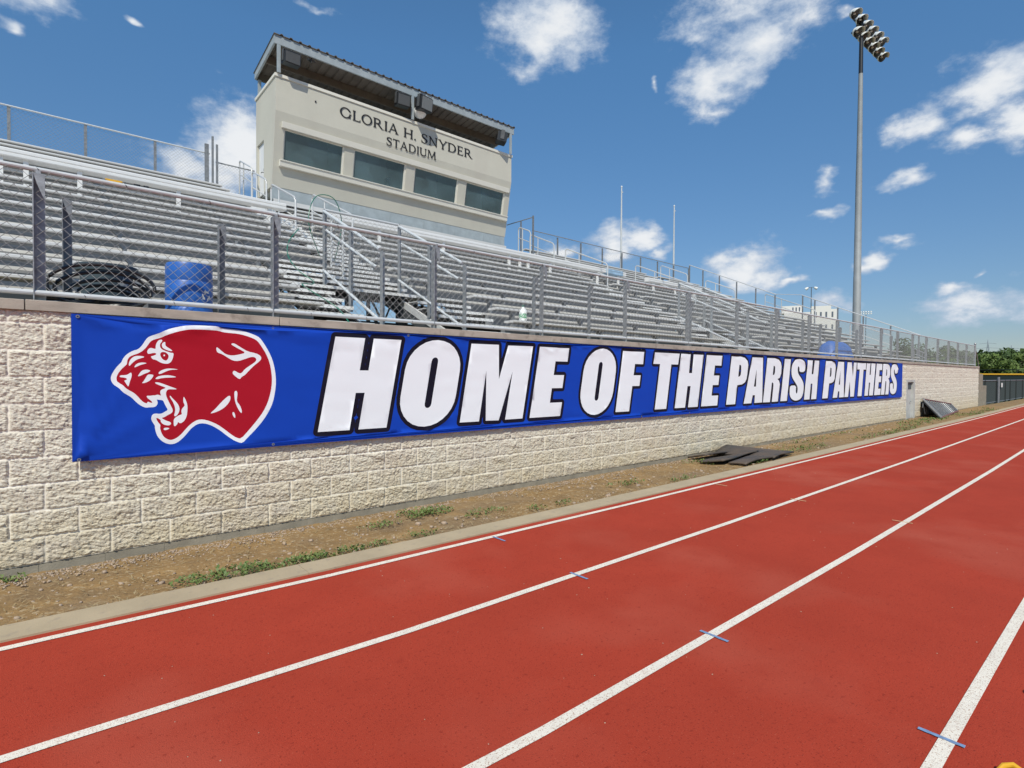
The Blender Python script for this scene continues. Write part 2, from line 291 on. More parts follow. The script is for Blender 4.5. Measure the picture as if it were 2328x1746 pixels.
GL={'M': [(-0.005,0.997),(0.421,0.999),(0.511,0.543),(0.583,0.996),(1.016,1.002),(1.012,0.002),(0.713,-0.0),(0.722,0.651),(0.608,-0.004),(0.397,0.002),(0.286,0.656),(0.292,-0.002),(-0.003,-0.0)],'N': [(0.026,0.999),(0.315,0.999),(0.499,0.583),(0.473,0.996),(0.752,0.999),(0.726,-0.001),(0.432,-0.0),(0.297,0.45),(0.261,-0.002),(-0.016,0.001)],'A': [(0.167,0.999),(0.651,1.001),(0.826,0.002),(0.474,-0.001),(0.453,0.171),(0.356,0.173),(0.326,-0.001),(-0.011,-0.001)],'Ai': [(0.416,0.749),(0.462,0.36),(0.367,0.361)],'P': [(0.013,1.0),(0.386,1.003),(0.574,0.979),(0.691,0.914),(0.733,0.832),(0.728,0.635),(0.718,0.531),(0.662,0.454),(0.548,0.414),(0.355,0.398),(0.348,0.001),(-0.005,-0.0)],'Pi': [(0.358,0.826),(0.413,0.825),(0.438,0.801),(0.456,0.694),(0.454,0.623),(0.422,0.585),(0.36,0.577)],'R': [(-0.004,1.001),(0.379,1.005),(0.579,0.975),(0.691,0.915),(0.754,0.825),(0.771,0.654),(0.718,0.552),(0.601,0.524),(0.696,0.484),(0.754,0.404),(0.732,0.0),(0.419,-0.002),(0.426,0.384),(0.412,0.429),(0.373,0.444),(0.336,0.441),(0.318,-0.003),(-0.015,0.0)],'Ri': [(0.344,0.828),(0.397,0.826),(0.427,0.798),(0.441,0.686),(0.422,0.63),(0.343,0.611)],'S': [(0.377,1.017),(0.577,0.99),(0.706,0.915),(0.758,0.833),(0.739,0.697),(0.424,0.695),(0.419,0.794),(0.366,0.839),(0.323,0.821),(0.325,0.723),(0.39,0.636),(0.577,0.538),(0.712,0.432),(0.768,0.302),(0.75,0.126),(0.647,0.023),(0.381,-0.016),(0.159,0.025),(0.021,0.119),(-0.008,0.255),(-0.006,0.365),(0.321,0.365),(0.332,0.215),(0.37,0.162),(0.421,0.179),(0.421,0.306),(0.319,0.4),(0.136,0.504),(0.031,0.595),(-0.014,0.731),(-0.009,0.868),(0.09,0.962),(0.216,1.005)]}
EM={'out': [[(0.374,1.386),(0.378,1.409),(0.392,1.441),(0.41,1.473),(0.431,1.501),(0.445,1.516),(0.451,1.535),(0.46,1.555),(0.479,1.581),(0.506,1.603),(0.527,1.615),(0.552,1.623),(0.571,1.64),(0.59,1.667),(0.605,1.697),(0.623,1.725),(0.643,1.739),(0.677,1.754),(0.711,1.769),(0.742,1.789),(0.785,1.81),(0.838,1.827),(0.885,1.84),(0.943,1.848),(1.028,1.852),(1.095,1.853),(1.144,1.851),(1.187,1.836),(1.244,1.833),(1.321,1.83),(1.387,1.816),(1.46,1.792),(1.504,1.769),(1.541,1.716),(1.582,1.645),(1.617,1.565),(1.641,1.463),(1.65,1.353),(1.641,1.257),(1.62,1.154),(1.581,1.068),(1.533,0.99),(1.464,0.906),(1.397,0.839),(1.351,0.79),(1.318,0.798),(1.273,0.823),(1.222,0.865),(1.166,0.918),(1.11,0.959),(1.061,0.983),(1.013,0.991),(0.977,0.98),(0.942,0.952),(0.923,0.93),(0.895,0.892),(0.865,0.859),(0.834,0.834),(0.804,0.823),(0.774,0.824),(0.742,0.838),(0.713,0.863),(0.69,0.897),(0.679,0.93),(0.675,0.951),(0.671,0.972),(0.672,0.988),(0.662,1.007),(0.649,1.031),(0.645,1.053),(0.65,1.076),(0.662,1.089),(0.682,1.091),(0.701,1.087),(0.723,1.09),(0.743,1.103),(0.766,1.117),(0.753,1.144),(0.74,1.175),(0.732,1.199),(0.714,1.204),(0.698,1.206),(0.684,1.209),(0.692,1.192),(0.692,1.173),(0.682,1.153),(0.663,1.144),(0.634,1.145),(0.612,1.142),(0.59,1.15),(0.562,1.17),(0.535,1.2),(0.508,1.234),(0.48,1.253),(0.451,1.276),(0.43,1.306),(0.412,1.32),(0.392,1.337),(0.379,1.361)]],'red': [[(0.411,1.386),(0.415,1.406),(0.425,1.431),(0.447,1.464),(0.468,1.487),(0.482,1.502),(0.483,1.526),(0.489,1.546),(0.503,1.566),(0.527,1.579),(0.554,1.59),(0.576,1.604),(0.595,1.621),(0.612,1.641),(0.626,1.665),(0.64,1.689),(0.657,1.706),(0.688,1.719),(0.722,1.731),(0.745,1.746),(0.779,1.763),(0.826,1.782),(0.867,1.796),(0.912,1.808),(0.942,1.812),(1.022,1.815),(1.095,1.815),(1.15,1.814),(1.194,1.802),(1.244,1.798),(1.308,1.796),(1.373,1.784),(1.44,1.762),(1.483,1.739),(1.52,1.686),(1.561,1.615),(1.592,1.536),(1.61,1.433),(1.613,1.345),(1.602,1.258),(1.574,1.156),(1.533,1.07),(1.478,0.992),(1.411,0.91),(1.339,0.829),(1.299,0.842),(1.254,0.877),(1.197,0.93),(1.147,0.971),(1.086,1.005),(1.031,1.024),(0.989,1.022),(0.958,1.006),(0.923,0.977),(0.892,0.94),(0.865,0.906),(0.834,0.877),(0.804,0.862),(0.781,0.859),(0.755,0.871),(0.732,0.894),(0.718,0.924),(0.711,0.951),(0.708,0.97),(0.712,0.993),(0.694,1.017),(0.683,1.04),(0.681,1.054),(0.694,1.051),(0.715,1.033),(0.712,1.024),(0.723,1.004),(0.742,0.991),(0.769,0.984),(0.787,0.993),(0.788,1.006),(0.779,1.016),(0.752,1.027),(0.73,1.042),(0.72,1.053),(0.74,1.057),(0.759,1.071),(0.786,1.085),(0.8,1.1),(0.801,1.12),(0.786,1.155),(0.766,1.202),(0.753,1.24),(0.752,1.267),(0.76,1.286),(0.773,1.294),(0.8,1.293),(0.831,1.292),(0.826,1.299),(0.787,1.315),(0.741,1.336),(0.702,1.352),(0.675,1.354),(0.676,1.344),(0.708,1.327),(0.737,1.315),(0.752,1.306),(0.741,1.3),(0.716,1.289),(0.71,1.272),(0.713,1.253),(0.718,1.239),(0.692,1.251),(0.676,1.244),(0.66,1.244),(0.644,1.241),(0.622,1.242),(0.613,1.238),(0.622,1.22),(0.644,1.201),(0.657,1.182),(0.644,1.182),(0.622,1.194),(0.617,1.177),(0.6,1.183),(0.578,1.203),(0.551,1.241),(0.526,1.269),(0.496,1.288),(0.472,1.307),(0.454,1.331),(0.43,1.348),(0.415,1.362)]],'white': [[(0.432,1.404),(0.44,1.412),(0.467,1.412),(0.489,1.419),(0.502,1.432),(0.511,1.434),(0.514,1.412),(0.51,1.39),(0.499,1.357),(0.493,1.324),(0.487,1.321),(0.475,1.344),(0.463,1.367),(0.467,1.37),(0.482,1.377),(0.478,1.388),(0.459,1.394),(0.436,1.396)],[(0.493,1.492),(0.497,1.523),(0.511,1.55),(0.532,1.568),(0.56,1.573),(0.59,1.57),(0.603,1.563),(0.581,1.555),(0.548,1.542),(0.524,1.52),(0.511,1.504),(0.5,1.489)],[(0.531,1.48),(0.54,1.499),(0.559,1.513),(0.587,1.519),(0.62,1.514),(0.603,1.507),(0.573,1.498),(0.548,1.483),(0.535,1.477)],[(0.553,1.403),(0.567,1.429),(0.583,1.452),(0.611,1.461),(0.644,1.453),(0.633,1.439),(0.597,1.423),(0.57,1.406)],[(0.58,1.345),(0.597,1.366),(0.611,1.396),(0.623,1.418),(0.644,1.42),(0.666,1.415),(0.655,1.39),(0.636,1.366),(0.608,1.35)],[(0.699,1.423),(0.702,1.44),(0.72,1.454),(0.749,1.467),(0.778,1.471),(0.819,1.468),(0.845,1.462),(0.807,1.461),(0.775,1.456),(0.743,1.44),(0.717,1.425)],[(0.675,1.381),(0.689,1.4),(0.72,1.41),(0.758,1.414),(0.795,1.41),(0.832,1.398),(0.807,1.394),(0.76,1.393),(0.72,1.388),(0.692,1.38)],[(0.62,1.605),(0.623,1.622),(0.637,1.639),(0.651,1.641),(0.668,1.635),(0.68,1.634),(0.68,1.661),(0.688,1.688),(0.702,1.708),(0.722,1.715),(0.729,1.706),(0.722,1.692),(0.712,1.679),(0.711,1.652),(0.721,1.635),(0.744,1.621),(0.77,1.612),(0.79,1.604),(0.808,1.604),(0.809,1.584),(0.802,1.553),(0.79,1.526),(0.772,1.512),(0.749,1.51),(0.721,1.516),(0.698,1.531),(0.678,1.543),(0.659,1.546),(0.646,1.566),(0.648,1.571),(0.67,1.578),(0.686,1.59),(0.679,1.599),(0.665,1.6),(0.642,1.593),(0.626,1.59)],[(0.723,1.666),(0.727,1.683),(0.74,1.695),(0.75,1.694),(0.749,1.67),(0.756,1.657),(0.779,1.641),(0.796,1.628),(0.802,1.619),(0.779,1.62),(0.75,1.631),(0.73,1.644)],[(0.778,1.238),(0.785,1.238),(0.799,1.216),(0.826,1.185),(0.846,1.153),(0.852,1.121),(0.847,1.094),(0.832,1.068),(0.818,1.059),(0.81,1.069),(0.817,1.092),(0.82,1.119),(0.814,1.154),(0.799,1.193),(0.783,1.22)],[(0.881,1.224),(0.886,1.226),(0.9,1.194),(0.91,1.159),(0.911,1.111),(0.906,1.061),(0.892,1.026),(0.872,1.004),(0.852,0.998),(0.84,1.013),(0.835,0.994),(0.821,0.977),(0.81,0.976),(0.807,1.007),(0.808,1.034),(0.822,1.053),(0.852,1.071),(0.869,1.074),(0.865,1.098),(0.867,1.121),(0.889,1.148),(0.889,1.159),(0.879,1.183)],[(0.733,0.959),(0.742,0.967),(0.765,0.966),(0.778,0.96),(0.765,0.951),(0.746,0.946),(0.736,0.949)],[(1.137,1.665),(1.15,1.662),(1.181,1.632),(1.218,1.602),(1.269,1.593),(1.327,1.605),(1.383,1.623),(1.327,1.654),(1.269,1.687),(1.258,1.697),(1.269,1.706),(1.289,1.704),(1.347,1.666),(1.399,1.635),(1.473,1.62),(1.51,1.599),(1.519,1.571),(1.5,1.545),(1.452,1.504),(1.412,1.461),(1.372,1.414),(1.346,1.4),(1.336,1.382),(1.323,1.381),(1.288,1.41),(1.27,1.431),(1.275,1.453),(1.291,1.456),(1.32,1.435),(1.346,1.432),(1.372,1.471),(1.426,1.511),(1.466,1.541),(1.476,1.566),(1.459,1.585),(1.426,1.586),(1.373,1.564),(1.32,1.545),(1.275,1.547),(1.231,1.574),(1.187,1.604),(1.149,1.617),(1.14,1.631)],[(1.089,1.077),(1.129,1.114),(1.179,1.174),(1.223,1.218),(1.249,1.232),(1.254,1.2),(1.236,1.159),(1.198,1.118),(1.148,1.089),(1.098,1.073)],[(1.284,1.259),(1.294,1.273),(1.308,1.269),(1.311,1.234),(1.303,1.178),(1.332,1.138),(1.348,1.091),(1.346,1.063),(1.326,1.085),(1.3,1.143),(1.287,1.192)],[(1.266,1.07),(1.277,1.081),(1.288,1.065),(1.293,1.037),(1.29,1.022),(1.274,1.041)]],'red2': [[(0.711,1.588),(0.717,1.605),(0.73,1.61),(0.75,1.608),(0.767,1.593),(0.774,1.576),(0.77,1.556),(0.758,1.538),(0.747,1.537),(0.729,1.548),(0.717,1.568)]],'white2': [[(0.734,1.581),(0.738,1.589),(0.744,1.589),(0.748,1.581),(0.744,1.574),(0.738,1.573)]]}
# ================================================================ SETTING
def o_x(x):   # the lanes bow very slightly along the straight
    return np.interp(x, [-12, -.2, 1.5, 5, 11, 25, 37, 70], [.35, .08, 0, -.03, -.03, .05, .2, .7])
XS = np.concatenate([np.arange(-12, 0, 1.0), np.arange(0, 12, .5), np.arange(12, 71, 2.0)])
def strip(y0, y1, z, name, m, th=.0, follow=True):
    b = MB(); n = len(XS); o = o_x(XS) if follow else XS * 0
    vs = [(x, y0 + oo, z) for x, oo in zip(XS, o)] + [(x, y1 + (oo if follow != 2 else 0), z) for x, oo in zip(XS, o)]
    b.add(vs, [(i, i + 1, n + i + 1, n + i) for i in range(n - 1)])
    ob = b.build(name, m); ob['kind'] = 'structure'; return ob
g = MB(); g.add([(-900, -900, -.16), (2500, -900, -.16), (2500, 1800, -.16), (-900, 1800, -.16)], [(0, 1, 2, 3)]).build('ground', 'grass', kind='structure')
strip(-16, -1.60, 0, 'running_track', 'track')
for yc in (-1.71, -2.80, -3.90, -4.955): strip(yc - .026, yc + .026, .004, 'lane_line', 'line')
for yc in (-6.05, -7.15, -8.25, -9.35): strip(yc - .026, yc + .026, .004, 'lane_line', 'line')
# concrete kerb between dirt and track, real step, cut every three metres
kb = MB(); xx = -12.0
while xx < 70:
    x1 = min(xx + 3.05 + (1.2 if xx < -11 else 0), 70); a0, a1 = float(o_x(xx)), float(o_x(x1)); z1 = .012
    y = [(-1.60 + a0, -1.37 + a0), (-1.60 + a1, -1.37 + a1)]
    kb.add([(xx, y[0][0], z1), (x1 - .003, y[1][0], z1), (x1 - .003, y[1][1], z1), (xx, y[0][1], z1), (xx, y[0][0], -.14), (x1 - .003, y[1][0], -.14), (x1 - .003, y[1][1], -.14), (xx, y[0][1], -.14)],
           [(0, 1, 2, 3), (0, 4, 5, 1), (3, 2, 6, 7), (1, 5, 6, 2), (0, 3, 7, 4)]); xx = x1
kb.build('kerb', 'conc', kind='structure')
# dirt strip along the foot of the wall
xs = np.concatenate([np.arange(-10, -1.5, .12), np.arange(-1.5, 7, .025), np.arange(7, 16, .05), np.arange(16, 70, .15)]); ys = np.linspace(-1.385, .02, 44)
X, Y = np.meshgrid(xs, ys, indexing='ij'); zw = np.interp(X, [0, 9, 35, 70], [-.095, -.095, -.03, -.03])
t = np.clip(-Y / 1.385, 0, 1)
Z = zw * (1 - t) ** .8 - .006 * t + (vnoise(X * 3, Y * 3, 1) - .5) * .03 * np.sin(np.pi * np.clip(t, .05, .95)) + (vnoise(X * 14, Y * 14, 2) - .5) * .012 + (vnoise(X * 40, Y * 40, 3) - .5) * .006
Yd = Y + np.clip(o_x(X), -1, 1) * t
me = np_mesh(np.stack([X, Yd, Z], -1).reshape(-1, 3), grid_quads(len(xs), len(ys)))
finish(me, 'dirt_verge', 'dirt', smooth=True, kind='structure')
# earth behind the wall, sloping away beyond its far end
bm = MB(); ye = [.28, 60]; xe = [(-30, 1.80), (35.2, 1.80), (39, -.14)]
bm.add([(x, y, z) for x, z in xe for y in ye] + [(-30, 75, -.2), (39, 75, -.2)], [(0, 2, 3, 1), (2, 4, 5, 3)]); bm.build('bank', 'berm', kind='structure')
MB().box(-10, 3.38, .30, 1.24, 1.82, 1.962).box(4.73, 13.60, .30, 1.24, 1.82, 1.962).box(3.38, 4.73, .30, .95, 1.82, 1.962).box(13.6, 14.96, .30, .95, 1.82, 1.962).box(14.96, 35.2, .30, 1.24, 1.82, 1.962).build('walkway', 'conc', kind='structure')

# gravel and stones
def stones(n, fx, fy, fs, name, m):
    base = np.array([(-1,-1,-1),(1,-1,-1),(1,1,-1),(-1,1,-1),(-.7,-.7,.8),(.7,-.7,.8),(.7,.7,.8),(-.7,.7,.8)]); q = np.array([(0,3,2,1),(4,5,6,7),(0,1,5,4),(1,2,6,5),(2,3,7,6),(3,0,4,7)])
    V = []; Q = []
    for i in range(n):
        x = fx(); y = fy(x); s = fs(x); p = base * (1 + RNG.uniform(-.35, .35, (8, 3))) * s * RNG.uniform(.5, 1.2, 3) * (1, 1, .6); a = RNG.uniform(0, 6.3)
        R = np.array([(math.cos(a), -math.sin(a), 0), (math.sin(a), math.cos(a), 0), (0, 0, 1)])
        zz = np.interp(x, [0, 9, 35, 70], [-.095, -.095, -.03, -.03]) * (1 - min(1, max(0, -y / 1.385))) ** .8 if y > -1.37 else .0 if y < -1.6 else .012
        V.append(p @ R.T + (x, y, zz + s * .15)); Q.append(q + 8 * i)
    me = np_mesh(np.concatenate(V), np.concatenate(Q)); return finish(me, name, m, kind='stuff')
stones(3000, lambda: RNG.exponential(5.5) - .8, lambda x: -abs(RNG.normal(.08, .13)) - .02, lambda x: RNG.uniform(.004, .010) * (1 + max(x, 0) * .05), 'gravel', 'stone')
stones(900, lambda: RNG.exponential(7) - 1, lambda x: -RNG.uniform(.05, 1.33), lambda x: min(RNG.exponential(.005) + .003, .022) * (1 + max(x, 0) * .04), 'pebbles', 'stone')
stones(150, lambda: RNG.uniform(0, 9), lambda x: -RNG.uniform(1.62, 5.0), lambda x: RNG.uniform(.002, .0045), 'track_debris', 'stone')
# weeds
def weeds(name, patches, m='weed'):
    V = []; F = []; n = 0
    for (cx, cy, rx, ry, cnt, sz) in patches:
        for i in range(int(cnt * (1.35 if cx < 12 else .65))):
            r = RNG.uniform(0, 1) ** .8 * 1.15; a = RNG.uniform(0, 6.28); x = cx + rx * r * math.cos(a) ; y = cy + ry * r * math.sin(a)
            if vnoise(np.array([x * 7.]), np.array([y * 9.]), 5)[0] < .36: continue
            y = min(-.02, max(-1.36, y)); z = -.095 * (1 + y / 1.385) + RNG.uniform(.0, .035)
            s = sz * RNG.uniform(.4, 1.15); a = RNG.uniform(0, 6.28); til = RNG.uniform(.1, 1.0)
            d = np.array([math.cos(a) * math.cos(til), math.sin(a) * math.cos(til), math.sin(til)]); w = np.array([-math.sin(a), math.cos(a), RNG.uniform(-.4, .4)])
            p = np.array([x, y, z]); V += [p, p + d * s * .5 + w * s * .32, p + d * s, p + d * s * .5 - w * s * .32]; F.append((n, n + 1, n + 2, n + 3)); n += 4
    me = np_mesh(np.array(V), np.array(F)); return finish(me, name, m, kind='stuff')
weeds('weeds', [(.95,-1.20,.32,.14,500,.030),(1.5,-1.27,.45,.10,620,.028),(2.1,-1.28,.4,.07,260,.026),(2.45,-1.28,.2,.08,160,.028),(3.05,-.45,.30,.20,520,.034),(2.45,-.62,.22,.12,150,.028),(3.5,-.95,.25,.12,160,.03),(4.2,-1.2,.3,.1,200,.03),
  (-.25,-.12,.1,.08,80,.03),(8.5,-.55,.35,.3,260,.04),(8.9,-1.25,.35,.1,220,.035),(5.9,-.95,.4,.12,140,.035),(6.6,-1.3,.3,.08,120,.035),(11.5,-1.0,1.0,.3,500,.04),(13,-.4,1.2,.3,300,.045),(16.5,-1.15,2.2,.22,900,.05),(16,-.3,2,.2,250,.05),
  (22.5,-.55,2.2,.45,1500,.055),(25.5,-.6,2.6,.4,1300,.055),(27.5,-1.1,1.6,.2,500,.055),(31,-.9,2,.35,500,.06),(34,-.4,1.2,.35,260,.06),(20,-.9,1.4,.3,350,.055)])

# dead grass blades and straw lying on the dirt
V = []
for i in range(2600):
    x = RNG.exponential(6.5) - .8; y = -RNG.uniform(.03, 1.34) if i % 3 else -RNG.uniform(1.2, 1.36); z = -.095 * (1 + y / 1.385) + .008
    if y < -1.2: z = -.004
    L = RNG.uniform(.015, .055) * (1 + max(x, 0) * .05); a = RNG.uniform(0, 6.28); d = np.array([math.cos(a), math.sin(a), RNG.uniform(-.05, .35)]) * L; w = np.array([-math.sin(a), math.cos(a), 0]) * L * .06; p = np.array([x, y, z])
    V += [p - w, p + w, p + d + w * .4, p + d - w * .4]
finish(np_mesh(np.array(V), np.arange(len(V)).reshape(-1, 4)), 'dry_grass', mat('straw', (.46, .36, .19), .9, var=.4, vs=20), kind='stuff')
# ================================================================ RETAINING WALL
wall = thing('retaining_wall', (17, 0, 0), 'long off-white wall of split-face concrete blocks carrying the blue banner', 'wall')
zE = -.025; BX, BZ = .4064, .2032
def wall_grid(x0, x1, step, zstep):
    xs = np.arange(x0, x1 + step * .5, step); xs[-1] = x1; zs = np.arange(zE, 1.893, zstep); zs = np.append(zs, 1.893)
    X, Zg = np.meshgrid(xs, zs, indexing='ij'); k = np.floor((Zg - zE) / BZ + 1e-6); off = (k % 2) * .2032
    u = (X + .031 - off) / BX; bi = np.floor(u); du = np.minimum(u - bi, 1 - (u - bi)) * BX; v = (Zg - zE) / BZ - k; dv = np.minimum(v, 1 - v) * BZ
    e = sstep(.0070, .0115, np.minimum(du, dv) + (vnoise(X * 60, Zg * 60, 12) - .5) * .002); rnd = hsh(bi, k, 9.0); tx = hsh(bi, k, 3.0) - .5; tz = hsh(bi, k, 4.0) - .35
    xr = X * .85 - Zg * .55; zr = Zg * .95 + X * .4
    n1 = vnoise(xr * 8 + k * 5.1, zr * 12, 1) - .5; n2 = vnoise(xr * 20, zr * 36, 2) - .5; n3 = vnoise(xr * 42, zr * 80, 3) - .5; n4 = vnoise(xr * 75, zr * 140, 4) - .5; n5 = vnoise(X * 115, Zg * 120, 15) - .5
    rid = 1 - np.abs(vnoise(xr * 15 + bi * 7.3, zr * 30 + k * 3.1, 6) * 2 - 1); rid2 = 1 - np.abs(vnoise(xr * 34, zr * 66, 16) * 2 - 1)
    crag = np.clip(vnoise(xr * 4.5 + bi * 3.3, zr * 8 + k * 9.1, 21) - .62, 0, 1) * .06
    f1 = facet(xr * 10 + bi * 3.7, zr * 21 + k * 5.3, 31, .005, .008); f2 = facet(xr * 26, zr * 58, 37, .006, .010); f3 = facet(xr * 48, zr * 105, 43, .0055, .008)
    h = .0075 + .002 * rnd + (u - bi - .5) * tx * .005 + (v - .5) * tz * .004 + n2 * .004 + n3 * .006 + n4 * .004 + n5 * .003 + f1 + f2 + f3 + crag * .7 * np.clip(v * 1.6, 0, 1)
    return X, -(np.maximum(h, .001) * e - .001), Zg, len(xs), len(zs), e
V = []; Q = []; o = 0; EM_ = []
for a, b, s, zs_ in ((-8, -1.4, .05, .03), (-1.4, 3.4, .0066, .0066), (3.4, 7.0, .010, .0085), (7.0, 11.0, .015, .0105), (11.0, 22.78, .022, .0165), (23.86, 35.3, .03, .019)):
    X, Yw, Zg, nx, nz, ee = wall_grid(a, b, s, zs_); EM_.append(ee.ravel()); V.append(np.stack([X, Yw, Zg], -1).reshape(-1, 3)); Q.append(grid_quads(nx, nz) + o); o += nx * nz
# above the door
X, Yw, Zg, nx, nz, ee = wall_grid(22.78, 23.86, .03, .019); m_ = Zg[0] > 1.31; EM_.append(ee[:, m_].ravel())
Xs, Yws, Zs = X[:, m_], Yw[:, m_], Zg[:, m_]; V.append(np.stack([Xs, Yws, Zs], -1).reshape(-1, 3)); Q.append(grid_quads(nx, int(m_.sum())) + o)
EM_ = np.concatenate(EM_); QQ = np.concatenate(Q); me = np_mesh(np.concatenate(V), QQ); finish(me, 'split_face', ['block', 'mortar'], wall, smooth=False, mi=(EM_[QQ].mean(1) < .35).astype(np.int32))
core = MB(); core.box(-8, 22.78, .012, .28, -.2, 1.893).box(23.86, 35.3, .012, .28, -.2, 1.893).box(22.78, 23.86, .012, .28, 1.33, 1.893)
core.box(35.302, 35.32, -.012, .30, -.2, 1.89); core.build('wall_core', 'footing', wall)
ft = MB()
for i in range(107):
    x = -8.2 + i * .4064
    if x > 35: break
    ft.box(x, x + .4044, .001 + .002 * (i % 3), .011, -.19, zE - .006)
ft.build('footing_course', 'footing', wall)
cp = MB(); x = -.135 - 1.823 * 4
while x < 35.2:
    x1 = min(x + 1.823, 35.33); cp.box(x + .003, x1 - .003, -.035 + RNG.uniform(-.002, .002), .295, 1.895, 1.974 + RNG.uniform(-.0015, .0015)); x = x1
cp.build('coping', 'coping', wall, bevel=.004)
# side ramp wall stepping down beyond the end
MB().prism([(.02, 1.9), (.28, 1.9), (.28, -.2), (.02, -.2)], 35.335, 35.7, 'x').prism([(.02, 1.6), (.28, 1.6), (.28, -.2), (.02, -.2)], 35.705, 36.6, 'x').prism([(.02, 1.0), (.28, 1.0), (.28, -.2), (.02, -.2)], 36.605, 37.6, 'x').build('end_wall', 'footing', wall)
MT['doorpaint'] = mat('door_paint', (.50, .51, .49), .6, var=.15, vs=4)
door = MB(); door.box(22.94, 23.70, .07, .11, -.05, 1.25); dr = door.build('door', 'doorpaint', wall)
MB().prism([(22.78, -.1), (22.94, -.1), (22.94, 1.25), (23.70, 1.25), (23.70, -.1), (23.86, -.1), (23.86, 1.33), (22.78, 1.33)], -.014, .16, 'y').build('door_frame', 'doorpaint', wall)
MB().box(22.98, 23.66, .055, .068, 1.0, 1.22).build('transom', 'greypl', dr, world=False)
MB().tube([(23.58, .068, .55), (23.58, .03, .55), (23.48, .03, .55)], .012).build('handle', 'galv', dr, world=False)

# ================================================================ BANNER
bnr = thing('banner', (11.1, -.03, .74), 'long blue vinyl banner with a red panther head reading HOME OF THE PARISH PANTHERS', 'banner')
BX0, BX1, BZ0, BZ1 = .13, 22.09, .737, 1.887
SH = .18
def gl_H(): return [(0,0),(.33,0),(.33,.40),(.43,.40),(.43,0),(.76,0),(.76,1),(.43,1),(.43,.645),(.33,.645),(.33,1),(0,1)]
def gl_E(w=.59): return [(0,0),(w,0),(w,.2),(.345,.2),(.345,.41),(w-.035,.41),(w-.035,.60),(.345,.60),(.345,.80),(w,.80),(w,1),(0,1)]
def gl_F(): return [(0,0),(.34,0),(.34,.42),(.53,.42),(.53,.60),(.34,.60),(.34,.79),(.56,.79),(.56,1),(0,1)]
def gl_T(): return [(0,1),(.74,1),(.74,.8),(.535,.8),(.535,0),(.2,0),(.2,.8),(0,.8)]
def gl_I(): return [(0,0),(.345,0),(.345,1),(0,1)]
def stadium(x0, x1, y0, y1, ry, n=10):
    rx = (x1 - x0) / 2; cx = (x0 + x1) / 2; p = []
    for k in range(n + 1): a = math.pi * k / n; p.append((cx + rx * math.cos(a), y1 - ry + ry * math.sin(a)))
    for k in range(n + 1): a = math.pi + math.pi * k / n; p.append((cx + rx * math.cos(a), y0 + ry + ry * math.sin(a)))
    return p
def gl_O(): return stadium(0, .75, -.02, 1.02, .36, 14)
OI = stadium(.33, .42, .2, .81, .05, 6)
TXT = [('H',2.05),('O',2.92),('M',3.79),('E',4.93),('O',5.89),('F',6.76),('T',7.61),('H',8.40),('E',9.28),('P',10.22),('A',10.93),('R',11.81),('I',12.67),('S',13.12),('H',13.97),
       ('P',15.13),('A',15.83),('N',16.71),('T',17.54),('H',18.33),('E',19.20),('R',19.87),('S',20.72)]
def glyph(c):
    if c in GL: return chaikin(GL[c]) if c == 'S' else GL[c], ([GL[c + 'i']] if c + 'i' in GL else [])
    return {'H': gl_H, 'E': gl_E, 'F': gl_F, 'T': gl_T, 'I': gl_I, 'O': gl_O}[c](), ([OI] if c == 'O' else [])
letters = []
for c, x0 in TXT:
    zb = float(np.interp(x0, [2, 10, 20], [.846, .860, .868])); ht = .968
    o_, i_ = glyph(c); f = lambda p: [(x0 + a + SH * b, zb + ht * b) for a, b in p]
    letters.append((c, f(o_), [f(q) for q in i_]))
OUT = .047
def seg_dist(px, py, polys):
    d = np.full(px.shape, 9.0)
    for poly in polys:
        n = len(poly)
        for i in range(n):
            ax, ay = poly[i]; bx, by = poly[(i + 1) % n]; vx, vy = bx - ax, by - ay; L = vx * vx + vy * vy + 1e-12
            tt = np.clip(((px - ax) * vx + (py - ay) * vy) / L, 0, 1); d = np.minimum(d, (px - ax - tt * vx) ** 2 + (py - ay - tt * vy) ** 2)
    return np.sqrt(d)
def letter_sd(i, px, py):
    c, o_, ii = letters[i]; d = seg_dist(px, py, [o_] + ii); ins = inside(o_, px, py)
    for q in ii: ins &= ~inside(q, px, py)
    return np.where(ins, -d, d)
pts2 = []; edges2 = []
def add_loop(poly):
    b = len(pts2); pts2.extend(poly); n = len(poly); edges2.extend([(b + i, b + (i + 1) % n) for i in range(n)])
def clip_box(p): return [(min(max(a, BX0 + .001), BX1 - .001), min(max(b, BZ0 + .001), BZ1 - .001)) for a, b in p]
add_loop([(BX0, BZ0), (BX1, BZ0), (BX1, BZ1), (BX0, BZ1)])
for c, o_, ii in letters:
    add_loop(o_)
    for q in ii: add_loop(q)
EMB = {k: [chaikin(q, 1) for q in v] for k, v in EM.items()}
for k in EMB:
    for q in EMB[k]: add_loop(q)
